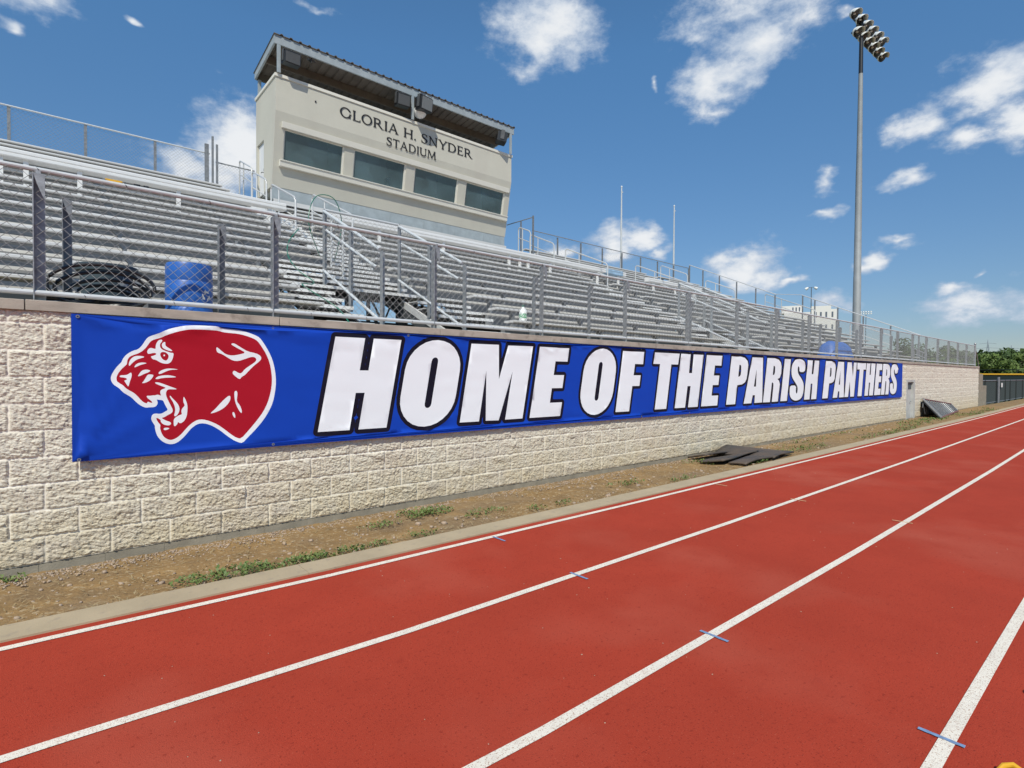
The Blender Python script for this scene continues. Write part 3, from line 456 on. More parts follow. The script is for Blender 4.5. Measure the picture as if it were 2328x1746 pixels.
# outline contour of the lettering (marching squares on the distance field)
gs = .014; gx = np.arange(1.9, 21.9, gs); gz = np.arange(.755, 1.878, gs); FX, FZ = np.meshgrid(gx, gz, indexing='ij'); FD = np.full(FX.shape, 9.0)
for i, (c, o_, ii) in enumerate(letters):
    a = min(p[0] for p in o_) - .08; b = max(p[0] for p in o_) + .08; s = (gx > a) & (gx < b)
    FD[s] = np.minimum(FD[s], letter_sd(i, FX[s].ravel(), FZ[s].ravel()).reshape(FX[s].shape))
FD -= OUT
for i in range(len(gx) - 1):
    for j in range(len(gz) - 1):
        q = (FD[i, j], FD[i + 1, j], FD[i + 1, j + 1], FD[i, j + 1])
        if min(q) > 0 or max(q) <= 0: continue
        c4 = [(gx[i], gz[j]), (gx[i + 1], gz[j]), (gx[i + 1], gz[j + 1]), (gx[i], gz[j + 1])]; cr = []
        for k in range(4):
            a, b = q[k], q[(k + 1) % 4]
            if (a > 0) != (b > 0):
                t = a / (a - b); A, B = c4[k], c4[(k + 1) % 4]; cr.append((A[0] + t * (B[0] - A[0]), A[1] + t * (B[1] - A[1])))
        for k in range(0, len(cr) - 1, 2):
            b = len(pts2); pts2.extend([cr[k], cr[k + 1]]); edges2.append((b, b + 1))
for x in np.arange(BX0 + .05, BX1 - .02, .05):
    for zz in np.arange(BZ0 + .045, BZ1 - .02, .048): pts2.append((float(x), float(zz)))
ov, oe, of, _, _, _ = delaunay_2d_cdt([Vector(p) for p in pts2], edges2, [], 0, 1e-5)
P2 = np.array([(p.x, p.y) for p in ov]); T2 = np.array([f for f in of if len(f) == 3]); cx = P2[T2].mean(1)
ok = (cx[:, 0] > BX0) & (cx[:, 0] < BX1) & (cx[:, 1] > BZ0) & (cx[:, 1] < BZ1); T2 = T2[ok]; cx = cx[ok]
cls = np.zeros(len(T2), int); who = np.full(len(T2), -1)      # 0 cloth
best = np.full(len(T2), 9.0)
for i, (c, o_, ii) in enumerate(letters):
    a = min(p[0] for p in o_) - .09; b = max(p[0] for p in o_) + .09; s = np.where((cx[:, 0] > a) & (cx[:, 0] < b))[0]
    d = letter_sd(i, cx[s, 0], cx[s, 1]); u = (d < OUT) & (d < best[s]); who[s[u]] = i; cls[s[u]] = np.where(d[u] < 0, 1, 2); best[s[u]] = d[u]
def inany(k):
    r = np.zeros(len(T2), bool)
    for q in EMB[k]: r |= inside(q, cx[:, 0], cx[:, 1])
    return r
em = inany('out'); who[em] = 100; cls[em] = 1; cls[inany('red') & em] = 3; cls[inany('white') & em] = 1; cls[inany('red2') & em] = 3; cls[inany('white2') & em] = 1
def cloth_y(x, z):
    top = np.exp(-((BZ1 - z) / .09) ** 2); bot = np.exp(-((z - BZ0) / .10) ** 2); y = np.full(x.shape, -.042)
    y += -.005 * np.sin(x * 2.9 + 1.3 * np.sin(x * .8)) * (.3 + .7 * np.sin((z - BZ0) / 1.15 * np.pi))
    y += -.013 * top * np.sin(x * 7.5 + 2.0 * np.sin(x * 1.7) - (BZ1 - z) * 16) - .008 * bot * np.sin(x * 5.2 + z * 9)
    y += -.0025 * vnoise(x * 3.0, z * 11 + x * 1.5, 4) - .0015 * vnoise(x * 9.0 + z * 6, z * 14, 8)
    for (gx_, gz_, dx, dz, w, L, A) in ((.16, .76, .55, 1, .045, .42, .012), (.16, .76, .25, 1, .035, .5, .010), (.16, .76, .95, .6, .04, .45, .009), (.2, 1.86, 1, -.16, .03, .7, .008), (1.25, 1.87, -1, -.2, .028, .45, .007), (1.3, 1.87, 1, -.12, .03, .8, .008),
            (3.2, 1.87, 1, -.2, .03, .5, .006), (5.6, 1.87, -1, -.25, .03, .5, .006), (5.7, 1.87, 1, -.16, .03, .6, .006), (9.0, 1.87, -1, -.2, .03, .5, .007), (9.1, 1.87, 1, -.3, .035, .5, .006), (1.9, .76, .9, .16, .03, .5, .006), (3.3, .77, 1, .4, .03, .4, .008), (6.4, .77, -1, .2, .03, .5, .006), (13.5, 1.87, 1, -.2, .04, .8, .008), (16, 1.87, -1, -.2, .04, .8, .008), (21.9, 1.85, -1, -.5, .04, .6, .01)):
        nrm = math.hypot(dx, dz); ux, uz = dx / nrm, dz / nrm; s = (x - gx_) * ux + (z - gz_) * uz; r = -(x - gx_) * uz + (z - gz_) * ux
        y += -2.5 * A * np.exp(-(r / (w * (.35 + np.clip(s, 0, 1)))) ** 2) * np.exp(-(s / L) ** 2) * (s > -.02)
    for (px_, pz_) in ((2.35, 1.74), (2.85, 1.7), (3.6, 1.3), (4.4, 1.72), (4.75, 1.69), (2.7, .9), (5.45, .92), (7.0, .9), (8.0, .9), (10.6, 1.75), (13.6, .93)):
        y += -.004 * np.exp(-(((x - px_) / .05) ** 2 + ((z - pz_) / .025) ** 2))
    return np.minimum(y, -.034)
def region(sel, name, mats, parent, mi=None):
    t = T2[sel]; uq, inv = np.unique(t, return_inverse=True); p = P2[uq]; V = np.stack([p[:, 0], cloth_y(p[:, 0], p[:, 1]), p[:, 1]], 1); q = inv.reshape(-1, 3)
    a = V[q]; nrm = np.cross(a[:, 1] - a[:, 0], a[:, 2] - a[:, 0])[:, 1]; q = np.where((nrm > 0)[:, None], q[:, ::-1], q)
    return finish(np_mesh(V, q), name, mats, parent, smooth=True, mi=mi)
region(who == -1, 'cloth', 'blue', bnr)
region(who == 100, 'panther_emblem', ['bwhite', 'bred'], bnr, (cls[who == 100] == 3).astype(np.int32))
for i in range(len(letters)): region(who == i, 'letter', ['bwhite', 'bblack'], bnr, (cls[who == i] == 2).astype(np.int32))
gr = MB()
for x in np.append(np.arange(.17, 22, 1.45), 22.05):
    for zz in (BZ0 + .02, BZ1 - .02):
        yy = float(cloth_y(np.array([x]), np.array([zz]))[0]); gr.lathe((x, yy - .003, zz), [(.006, 0), (.006, .003), (.013, .003), (.013, 0)], 10, axis=Vector((0, -1, 0)))
gr.build('grommet', 'galvd', bnr)

# ================================================================ FRONT CHAIN-LINK FENCE
def mesh_panel(x0, x1, z0, z1, y, r=.0024, pitch=.082, ratio=1.0):
    """chain link in an x-z plane as two sets of slanting wires"""
    b = MB(); H = z1 - z0; n = int((x1 - x0 + H * ratio) / pitch) + 1
    for k in range(n):
        s = x0 - H * ratio + k * pitch
        for dy, flip in ((-.0016, 0), (.0016, 1)):
            a, c = (s, z0), (s + H * ratio, z1)
            if a[0] < x0: a = (x0, z0 + (x0 - a[0]) / ratio)
            if c[0] > x1: c = (x1, z0 + (x1 - s) / ratio)
            if a[1] >= z1 or c[0] <= a[0]: continue
            A, C = ((x0 + x1 - a[0], a[1]), (x0 + x1 - c[0], c[1])) if flip else (a, c)
            b.tube([(A[0], y + dy, A[1]), (C[0], y + dy, C[1])], r, 3, caps=False)
    return b
def angle_post(z0, z1, h=False):
    """steel angle post with a gusset at the top, at the local origin"""
    b = MB(); b.box(0, .007, -.04, .035, z0, z1); b.box(.007, .075, .028, .035, z0, z1)
    b.prism([(.007, z1 - .004), (.074, z1 - .004), (.074, z1 - .20), (.055, z1 - .16), (.03, z1 - .09), (.012, z1 - .03)], -.0385, -.034, 'y')
    b.box(.02, .05, -.03, .03, z1 - .004, z1 + .02)
    return b
fence = thing('chain_link_fence', (17.5, .12, 1.974), 'waist-high galvanised chain-link fence along the top of the white block wall', 'fence')
PX = [-7.45, -5.6, -3.76, -1.92, -.09, 1.66, 3.50, 5.29, 7.18, 9.03, 10.91, 12.78, 14.63, 16.54, 18.44, 20.37, 22.13, 23.97, 25.87, 27.65, 29.51, 31.29, 33.1]
p0 = angle_post(0, .985).build('post', 'galv', fence)
for i, x in enumerate(PX):
    p = p0 if i == 0 else p0.copy()
    if i: COL.objects.link(p)
    p.parent = fence; p.location = Vector((x, .12, 1.974)) - fence.location
MB().tube([(-8, .12, 2.99), (35.1, .12, 3.0)], .0185, 10).build('top_rail', 'rail', fence, smooth='auto')
MB().tube([(-8, .105, 2.045), (35.1, .105, 2.045)], .021, 10).build('bottom_rail', 'rail', fence, smooth='auto')
mesh_panel(-4, 35.1, 2.05, 2.975, .098).build('wire_mesh', 'wire', fence)
tr = MB()
for i in range(130):
    x = -4 + i * .3 + RNG.uniform(-.03, .03)
    zc = 2.99 if i % 2 else 2.045; tr.tube([(x, .12 if i % 2 else .105, zc + .024), (x + .02, .095 if i % 2 else .08, zc), (x + .03, .12 if i % 2 else .105, zc - .026)], .0035, 4)
tr.build('tie_wire', 'galvd', fence, kind='stuff')
MB().tube([(35.1, .12, 1.974), (35.1, .12, 3.06)], .04, 10).lathe((35.1, .12, 3.06), [(.045, 0), (.05, .04), (.03, .08), (0, .09)], 10).build('end_post', 'galv', fence)
MB().tube([(35.1, .12, 2.98), (35.9, .12, 2.2)], .02).tube([(35.9, .12, 2.2), (36.4, .12, 1.4)], .02).build('ramp_rail', 'galv', fence)

# inner line of posts at the foot of the seats
inner = thing('inner_fence', (10, 1.2, 1.962), 'row of shorter unlinked steel angle posts standing at the foot of the seats', 'fence')
q0 = angle_post(0, 1.09).build('post', 'galvd', inner)
IX = [-2.6, -1.25, .10, 1.42, 6.14, 7.52, 10.9, 17.0, 18.33, 20.0, 21.6, 24.3, 25.6]
for i, x in enumerate(IX):
    p = q0 if i == 0 else q0.copy()
    if i: COL.objects.link(p)
    p.parent = inner; p.location = Vector((x, 1.2, 1.962)) - inner.location

# guards of mesh round the two entrance openings in the seating
def sl_panel(b, X, y0, y1, zf, h0, h1, pitch=.085, r=.0022):
    """mesh in a plane x = X between y0 and y1, between heights zf(y)+h0 and zf(y)+h1"""
    H = h1 - h0; n = int((y1 - y0 + H) / pitch) + 1
    for k in range(n):
        for sg in (1, -1):
            s = (y0 - H + k * pitch) if sg > 0 else (y1 + H - k * pitch)
            ts = [t for t in (0, 1)]
            a, c = s, s + sg * H; ta, tc = 0.0, 1.0
            lo, hi = (a, c) if sg > 0 else (c, a)
            if hi < y0 or lo > y1: continue
            def at_(yv): return (yv - a) / (c - a)
            if a < y0: ta = at_(y0)
            if a > y1: ta = at_(y1)
            if c < y0: tc = at_(y0)
            if c > y1: tc = at_(y1)
            if tc - ta < .02: continue
            P = [(X + .0016 * sg, a + (c - a) * t, zf(a + (c - a) * t) + h0 + H * t) for t in (ta, tc)]
            b.tube(P, r, 3, caps=False)
    return b
def guard(xl, xr, label):
    g = thing('opening_guard', ((xl + xr) / 2, 1.2, 1.96), label, 'railing', 'mesh guards round the entrance openings')
    zf = lambda y: 2.13 + .47 * (y - 1.2)
    for X in (xl, xr):
        MB().tube([(X, 1.25, zf(1.25) + .95), (X, 3.2, zf(3.2) + .98)], .024, 8).build('top_rail', 'rail', g, smooth='auto')
        MB().tube([(X, 1.35, zf(1.35) + .68), (X, 3.1, zf(3.1) + .70)], .021, 8).build('mid_rail', 'rail', g, smooth='auto')
        MB().tube([(X, 1.22, zf(1.22) + .0), (X, 3.2, zf(3.2) + .03)], .021, 8).build('bottom_rail', 'rail', g, smooth='auto')
        sl_panel(MB(), X, 1.22, 3.2, zf, .0, .95).build('wire_mesh', 'wire', g)
        for y, z0, z1 in ((1.2, 1.96, 3.07), (2.2, 2.35, 3.6), (3.2, 2.75, 4.08)):
            b = MB(); b.box(X - .006, X + .001, y - .04, y + .035, z0, z1).box(X + .001, X + .062, y + .028, y + .035, z0, z1); b.build('post', 'galv', g)
    MB().tube([(xl, 3.2, 4.07), (xr, 3.2, 4.07)], .022, 8).build('back_rail', 'rail', g, smooth='auto')
    mesh_panel(xl, xr, 3.05, 4.06, 3.2, r=.0017, pitch=.085).build('back_mesh', 'wire', g)
    return g
guard(3.38, 4.73, 'nearer sloping mesh guard round the entrance opening below the press box')
guard(13.60, 14.96, 'farther sloping mesh guard round the second entrance opening')
# ================================================================ GRANDSTAND
RU, RI, Y0, Z0 = .66, .2858, 1.276, 2.329
seat_y = lambda n: Y0 + n * RU
seat_z = lambda n: Z0 + n * RI; STEPS = []
deck_z = lambda n: 1.968 + n * RI
stand = thing('grandstand', (11, 6, 1.8), 'aluminium bleacher stand rising behind the fence with rows of plank seats', 'bleachers')
def secs(n):
    if n <= 0: return [(-7, 2.62), (5.78, 12.85), (15.9, 22.3), (25.1, 30.2)]
    if n <= 2: return [(-7, 2.60), (5.95, 12.9), (15.9, 22.6), (25.0, 30.2)]
    if n <= 4: return [(-7, 2.72), (5.0, 13.7), (15.0, 23.2), (24.3, 30.2)]
    if n <= 8: return [(-7, 4.03), (4.98, 13.8), (14.9, 23.2), (24.3, 30.2 if n <= 7 else 28.25)]
    r = [(-7, 3.68)]
    if n <= 12: r.append((4.74, 13.9))
    if n == 13: r.append((4.74, 13.05))
    return r + [(14.9, 23.2), (24.3, 28.25)]
def seat_prof(y, z): return [(y + .008, z - .038), (y, z - .03), (y, z - .008), (y + .008, z), (y + .24, z), (y + .247, z - .01), (y + .247, z - .035), (y + .24, z - .038)]
for n in range(16):
    for (a, b) in secs(n):
        jog = RNG.uniform(-.04, .04)
        m = MB(); m.prism(seat_prof(seat_y(n), seat_z(n)), a, b + (jog if b < 28 else 0), 'x')
        s = m.build('seat_plank', 'alum', stand)
        zt, zm, zb_ = seat_z(n) - .039, seat_z(n) - .05, deck_z(n); pr = [(a + .05, zt), (a + .05, zm)]; x = a + .45
        while x < b - .1:
            pr += [(x - .09, zm), (x - .022, zm - .07), (x - .022, zb_), (x + .022, zb_), (x + .022, zm - .07), (x + .09, zm)]; x += 1.83
        pr += [(b - .05, zm), (b - .05, zt)]
        MB().prism(pr, seat_y(n) + .07, seat_y(n) + .17, 'y').build('bracket', 'galvd', s, world=False)
        # deck boards in front of and under the seat, then the riser behind
    y0 = seat_y(n) - .33; xe = 30.2 if n <= 7 else 28.25; x_l = -7
    dk = MB(); spans = [(x_l, 3.38), (4.73, 13.6), (14.96, xe)] if n <= 2 else [(x_l, xe)]
    if n > 13: spans = [(x_l, 4.65), (14.0, xe)]
    for (a, b) in spans:
        # in the aisles only narrow treads, elsewhere two boards
        ss = [(max(a, p), min(b, q)) for p, q in secs(n) if min(b, q) > max(a, p)]
        for (p, q) in ss: dk.box(p - .05, q + .05, y0, y0 + .30, deck_z(n) - .035, deck_z(n)).box(p - .05, q + .05, y0 + .312, y0 + .655, deck_z(n) - .035, deck_z(n))
    if n: dk.build('deck_board', 'alum', stand)
    for (p, q) in secs(n):
        z0_, z1_ = deck_z(n) + .002, deck_z(n + 1) - .037; ya = y0 + .657
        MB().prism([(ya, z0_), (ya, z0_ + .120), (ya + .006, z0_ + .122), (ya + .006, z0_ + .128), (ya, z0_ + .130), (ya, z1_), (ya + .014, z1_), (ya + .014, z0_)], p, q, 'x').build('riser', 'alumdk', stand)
    ed = [(-7, -7)] + secs(n) + [(xe, xe)]
    for i in range(1, len(ed) - 2):
        a, b = ed[i][1] + .06, ed[i + 1][0] - .06
        if n > 12 and a > 3 and b < 14.9: gaps = [(a, 4.60), (14.05, b)]
        elif n <= 2 and a < 4 < b: gaps = [(a, 3.33), (4.78, b)]
        elif n <= 2 and a < 14 < b: gaps = [(a, 13.55), (15.01, b)]
        else: gaps = [(a, b)]
        for (p, q) in gaps:
            for yy, zz in ((y0 + .02, deck_z(n)), (y0 + .35, deck_z(n) + RI / 2)):
                STEPS.append((p, q, [(yy, zz - .046), (yy, zz), (yy + .345, zz), (yy + .345, zz - .012), (yy + .02, zz - .012), (yy + .02, zz - .046)]))
STEPS.sort(key=lambda s: (s[0] > 12) * 3 + (s[2][0][1] > 5.4) * 2 + (s[0] > 22))
for p, q, pr in STEPS[:100]: MB().prism(pr, p, q, 'x').build('step', 'alumw', stand)
if len(STEPS) > 100:
    m = MB()
    for p, q, pr in STEPS[100:]: m.prism(pr, p, q, 'x')
    m.build('step', 'alum', stand, kind='stuff')
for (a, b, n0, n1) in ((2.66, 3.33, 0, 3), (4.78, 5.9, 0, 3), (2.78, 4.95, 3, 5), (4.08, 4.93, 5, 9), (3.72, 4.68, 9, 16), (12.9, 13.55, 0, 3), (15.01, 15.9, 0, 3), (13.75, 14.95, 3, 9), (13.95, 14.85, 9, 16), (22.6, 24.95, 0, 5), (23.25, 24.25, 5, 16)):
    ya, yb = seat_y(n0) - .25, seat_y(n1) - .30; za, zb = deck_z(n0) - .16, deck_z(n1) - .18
    MB().prism([(ya, za - .03), (ya, za), (yb, zb), (yb, zb - .03)], a, b, 'x').build('step_shade_sheet', 'under', stand)  # dark sheet added so the gaps between treads look shaded
# raised rear platform, steel frame underneath
MB().box(-7, 4.65, 11.2, 13.4, 6.20, 6.24).box(13.1, 28.25, 11.2, 12.2, 6.20, 6.24).box(13.2, 14.55, 10.9, 12.2, 6.26, 6.30).build('rear_platform', 'alum', stand)
fr = MB()
for x in list(np.arange(-6.5, 3.3, 1.83)) + [3.30, 4.80] + list(np.arange(6.3, 13.5, 1.83)) + [13.52, 15.05] + list(np.arange(16.8, 28.4, 1.83)):
    fr.prism([(1.25, 1.66), (1.25, 1.84), (11.6, 6.15), (11.6, 5.95)], x - .05, x + .05, 'x')
    for y in (3.3, 6.0, 9.0, 11.5): fr.box(x - .05, x + .05, y - .05, y + .05, 1.7, 1.70 + .433 * (y - 1.28))
    fr.tube([(x, 3.3, 1.85), (x, 6.0, 3.6)], .03, 5).tube([(x, 6.0, 1.85), (x, 9.0, 4.8)], .03, 5).tube([(x, 11.5, 1.85), (x, 9.0, 4.6)], .03, 5)
fr.tube([(-6.5, 6, 3.5), (28, 6, 3.5)], .05, 6).tube([(-6.5, 9, 4.8), (28, 9, 4.8)], .05, 6).tube([(-6.5, 3.35, 2.3), (28, 3.35, 2.3)], .05, 6)
fr.build('steel_frame', 'frame', stand)
for x in (3.335, 4.735, 13.555, 14.965): MB().prism([(1.25, 1.80), (3.25, 2.68), (3.25, 2.80), (1.25, 1.93)], x, x + .04, 'x').build('opening_trim', 'alum', stand)
# ramp going down inside the openings
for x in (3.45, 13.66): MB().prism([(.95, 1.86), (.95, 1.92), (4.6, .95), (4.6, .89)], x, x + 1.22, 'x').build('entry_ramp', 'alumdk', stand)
# seat-back rails on posts
def back_rail(x0, x1, label, sup, wrap=None):
    t = thing('seat_back_rail', ((x0 + x1) / 2, 7.05, 4.45), label, 'rail', 'long wide rails across the middle of the seating')
    m = MB(); pr = [(7.0, 5.045), (6.985, 5.06), (6.985, 5.105), (7.0, 5.115), (7.0, 5.12), (6.985, 5.13), (6.985, 5.175), (7.0, 5.19), (7.19, 5.20), (7.20, 5.19), (7.20, 5.05), (7.19, 5.045)]
    m.prism(pr, x0, x1, 'x'); m.build('rail_plank', 'alumw', t, bevel=.006)
    for x in sup: MB().box(x - .035, x + .035, 7.04, 7.10, deck_z(8.7), 5.045).build('support', 'white', t)
    if wrap: MB().prism([(a - .012 if a < 7.1 else a + .012, b - .012 if b < 5.1 else b + .012) for a, b in pr], wrap[0], wrap[1], 'x').build('blue_wrap', 'wraplight', t)
MT['wraplight'] = mat('pale_blue_wrap', (.35, .52, .68), .5, var=.3, vs=6)
back_rail(-7, 4.02, 'wide bright rail on white posts crossing the seats left of the press box', [-5, -3.4, -1.9, -.60, -.28, .44, 1.97, 3.69])
back_rail(5.12, 16.1, 'wide bright rail below the press box with a pale blue wrap on its far end', [6.3, 8.2, 10.55, 10.98, 11.32, 12.28, 14.59, 15.74], (14.97, 15.9))
back_rail(17.5, 21.3, 'short wide bright rail at the far end of the seating', [17.9, 19.4, 20.8])
# handrails
def handrail(X, ya, yb, za, zb, label, drop=1.0, mid=True):
    t = thing('handrail', (X, (ya + yb) / 2, za - 1), label, 'handrail', 'white aisle handrails of the stand')
    s = (za - zb) / (ya - yb); r = .12
    path = [(X, ya, za - drop), (X, ya, za - r)]
    for k in range(1, 5): a = math.pi / 2 * k / 4; path.append((X, ya - r * (1 - math.cos(a)), za - r * (1 - math.sin(a)) - s * r * (1 - math.cos(a))))
    path.append((X, yb + r, zb + s * r))
    for k in range(1, 5): a = math.pi / 2 * k / 4; path.append((X, yb + r * (1 - math.sin(a)), zb - r * (1 - math.cos(a)) + s * r * (1 - math.sin(a))))
    path.append((X, yb, zb - drop))
    MB().tube(path, .022, 8).build('rail', 'railw', t, smooth='auto')
    if mid: MB().tube([(X, ya - .01, za - .42), (X, yb + .01, zb - .42)], .017, 6).build('mid_rail', 'railw', t, smooth='auto')
    ym = ya * .66 + yb * .34; MB().tube([(X, ym, za + (ym - ya) * s - .01), (X, ym, za + (ym - ya) * s - drop)], .019, 6).build('post', 'railw', t, smooth='auto')
MT['railw'] = mat('rail_light', (.62, .62, .60), .35, metal=.25, var=.05, vs=9)
handrail(14.72, 10.72, 9.35, 7.06, 6.45, 'uppermost handrail in the aisle right of the press box')
handrail(14.55, 8.58, 6.58, 6.10, 5.24, 'lower handrail in the aisle right of the press box')
handrail(18.3, 8.22, 5.49, 5.95, 4.77, 'long handrail in front of the first flagpole, rising above the front fence')
handrail(23.85, 10.8, 9.26, 7.07, 6.40, 'small high handrail just below the second flagpole')
handrail(24.0, 8.37, 6.89, 6.02, 5.38, 'handrail in the far aisle below the sloping end fence')
handrail(29.7, 8.12, 5.55, 5.91, 4.80, 'handrail at the far end of the seating in front of the white tower')
handrail(28.8, 3.68, 2.02, 3.99, 3.27, 'lowest handrail, by the light pole at the far end of the seating')
handrail(4.2, 10.32, 9.06, 6.87, 6.32, 'handrail beside the white door of the press box')
handrail(4.07, 8.23, 6.55, 5.96, 5.23, 'handrail below the left corner of the press box')
handrail(4.95, 7.95, 5.63, 5.84, 4.82, 'handrail in front of the seats under the press box, with hose looped over it')
handrail(4.45, 12.6, 11.3, 7.9, 7.32, 'handrail on the rear landing left of the press box')
handrail(4.0, 4.69, 3.9, 4.43, 4.1, 'short low handrail above the back of the near entrance opening')
handrail(14.0, 10.6, 9.9, 7.2, 6.9, 'handrail tight against the right wall of the press box')

# back and end fences of the stand
bf = thing('rear_fence', (11, 11.9, 6.2), 'chain-link guard fence along the top rear edge of the stand', 'fence')
def c_post(x, y, z0, z1, name='post', parent=bf, w=.06):
    b = MB(); b.box(x - w / 2, x + w / 2, y, y + .006, z0, z1).box(x - w / 2, x - w / 2 + .006, y + .006, y + .05, z0, z1).box(x + w / 2 - .006, x + w / 2, y + .006, y + .05, z0, z1); return b.build(name, 'galvd', parent)
for x in (-6.2, -4.8, -3.4, -2.05, -.68, .73, 2.2, 17.5, 19.05, 20.6, 22.12, 23.68, 25.2, 26.75, 28.28): c_post(x, 11.9, 6.1, 7.62)
MB().tube([(-7, 11.9, 7.64), (3.5, 11.9, 7.64)], .022, 8).build('top_rail', 'rail', bf, smooth='auto')
MB().tube([(3.66, 11.95, 7.46), (4.7, 11.95, 7.46)], .020, 8).tube([(16.0, 11.9, 7.67), (28.3, 11.9, 7.66)], .020, 8).tube([(14.5, 11.9, 7.64), (14.5, 10.3, 7.62)], .020, 8).build('top_rail', 'galv', bf, smooth='auto')
mesh_panel(-4, 3.5, 6.3, 7.62, 11.93, r=.0022, pitch=.09).build('wire_mesh', 'wire', bf)
mesh_panel(3.66, 4.7, 6.5, 7.45, 11.97, r=.0022, pitch=.09).build('wire_mesh', 'wire', bf)
mesh_panel(16.0, 28.3, 6.3, 7.65, 11.93, r=.0015, pitch=.10).build('wire_mesh', 'wire', bf)
for x, z1 in ((3.40, 7.85), (3.55, 8.1), (3.66, 7.9)): c_post(x, 11.75, 6.2, z1, 'gate_post', w=.10 if x < 3.5 else .05)
c_post(14.5, 10.28, 6.2, 7.68, 'gate_post', w=.05); c_post(14.5, 11.0, 6.3, 7.6, 'post', w=.04); c_post(16.0, 11.9, 6.2, 8.2, 'gate_post', w=.05)
ef = thing('end_fence', (28.3, 8, 5), 'sloping guard rail with posts down the far end of the stand', 'fence')
MB().tube([(28.3, 11.9, 7.85), (28.3, 6.9, 5.60)], .022, 8).tube([(28.3, 6.9, 5.62), (30.2, 6.4, 5.72)], .014, 6).tube([(30.2, 6.4, 5.70), (30.2, 1.25, 3.32)], .022, 8).build('top_rail', 'railw', ef, smooth='auto')
for y in (11.85, 11.0, 10.0, 9.0, 7.95, 6.95): c_post(28.3, y, 1.5 + .433 * y, 7.82 - .452 * (11.9 - y), parent=ef)
for y in (6.35, 5.75, 4.67, 3.54, 2.4, 1.3): c_post(30.2, y, 1.45 + .433 * y, 5.68 - .462 * (6.4 - y), parent=ef)

# ================================================================ PRESS BOX
pb = thing('press_box', (8.8, 10.8, 6.3), 'cream stucco press box named GLORIA H. SNYDER STADIUM on top of the stand', 'building')
PX0, PX1 = 4.70, 13.06
yf = lambda z: 9.95 + .18 * max(0, 8.55 - z)
WIN = [(4.95, 6.68), (6.98, 8.73), (9.05, 10.76), (11.09, 12.83)]; WZ0, WZ1 = 7.31, 8.14
w = MB()
def fpanel(b, x0, x1, z0, z1, d=.0, th=.12, mi=0):
    """slab that follows the leaning facade, standing d proud of it"""
    P = [(yf(z0) - d, z0), (yf(z1) - d, z1), (yf(z1) - d + th, z1), (yf(z0) - d + th, z0)]
    if z0 < 8.55 < z1: P = [(yf(z0) - d, z0), (yf(8.55) - d, 8.55), (yf(z1) - d, z1), (yf(z1) - d + th, z1), (yf(8.55) - d + th, 8.55), (yf(z0) - d + th, z0)]
    return b.prism(P, x0, x1, 'x', mi)
fpanel(w, PX0, PX1, 6.60, WZ0); fpanel(w, PX0, PX1, WZ1, 9.46)
ed = [PX0] + [v for p_ in WIN for v in p_] + [PX1]
for i in range(0, len(ed), 2): fpanel(w, ed[i], ed[i + 1], WZ0 + .0005, WZ1 - .0005)
# side and rear walls (door opening in the near side)
def sidew(b, x0, x1, holes):
    ys = [10.16, 11.06, 11.62, 11.77]
    b.prism([(yf(6.6) + .121, 6.60), (yf(8.55) + .121, 8.55), (10.071, 9.46), (11.03, 9.46), (11.03, 6.60)], x0, x1, 'x')
    if holes: b.box(x0, x1, 11.031, 11.65, 8.1, 9.46).box(x0, x1, 11.651, 11.77, 6.6, 9.46)
    else: b.box(x0, x1, 11.031, 11.77, 6.6, 9.46)
sidew(w, PX0, PX0 + .12, True); sidew(w, PX1 - .12, PX1, False)
w.box(PX0 + .121, PX1 - .121, 11.65, 11.77, 6.6, 9.46)
w.build('wall', 'stucco', pb)
MB().box(PX0 - .03, PX1 + .03, 9.92, 9.98, 9.461, 9.54).box(PX0 - .03, PX0 + .03, 9.981, 11.80, 9.461, 9.54).box(PX1 - .03, PX1 + .03, 9.981, 11.80, 9.461, 9.54).box(PX0 + .031, PX1 - .031, 11.74, 11.80, 9.461, 9.54).build('parapet_cap', 'trim', pb)
MB().box(PX0 + .13, PX1 - .13, 10.05, 11.64, 9.20, 9.26).box(PX0 + .121, PX1 - .121, 10.5, 11.64, 6.62, 6.7).build('ceiling', 'room', pb)
m = MB(); m.box(PX0 + .125, PX1 - .125, 11.60, 11.645, 6.7, 9.19)
for x in (6.83, 8.89, 10.92): m.box(x - .04, x + .04, 10.5, 11.6, 6.7, 9.19)
m.build('inner_wall', 'room', pb)
m = MB(); m.box(4.95, 12.9, 10.45, 10.9, 7.2, 7.24)
for x, h in ((5.0, .35), (5.15, .28), (8.35, .5), (9.6, .15), (9.75, .2), (11.6, .18), (11.8, .28), (12.1, .2), (12.3, .16), (12.45, .3), (12.6, .12)): m.box(x - .05, x + .05, 10.5, 10.7, 7.24, 7.24 + h)
m.build('counter', 'roomd', pb)
lt = MB(); fpanel(lt, 4.87, 12.97, 8.145, 8.30, d=.06, th=.055); lt.build('lintel', 'trim', pb, bevel=.004)
sl_ = MB(); fpanel(sl_, 4.85, 13.00, 7.14, 7.275, d=.10, th=.095); fpanel(sl_, 4.85, 13.0, 7.2755, 7.305, d=.12, th=.115); sl_.build('sill', 'trim', pb, bevel=.004)
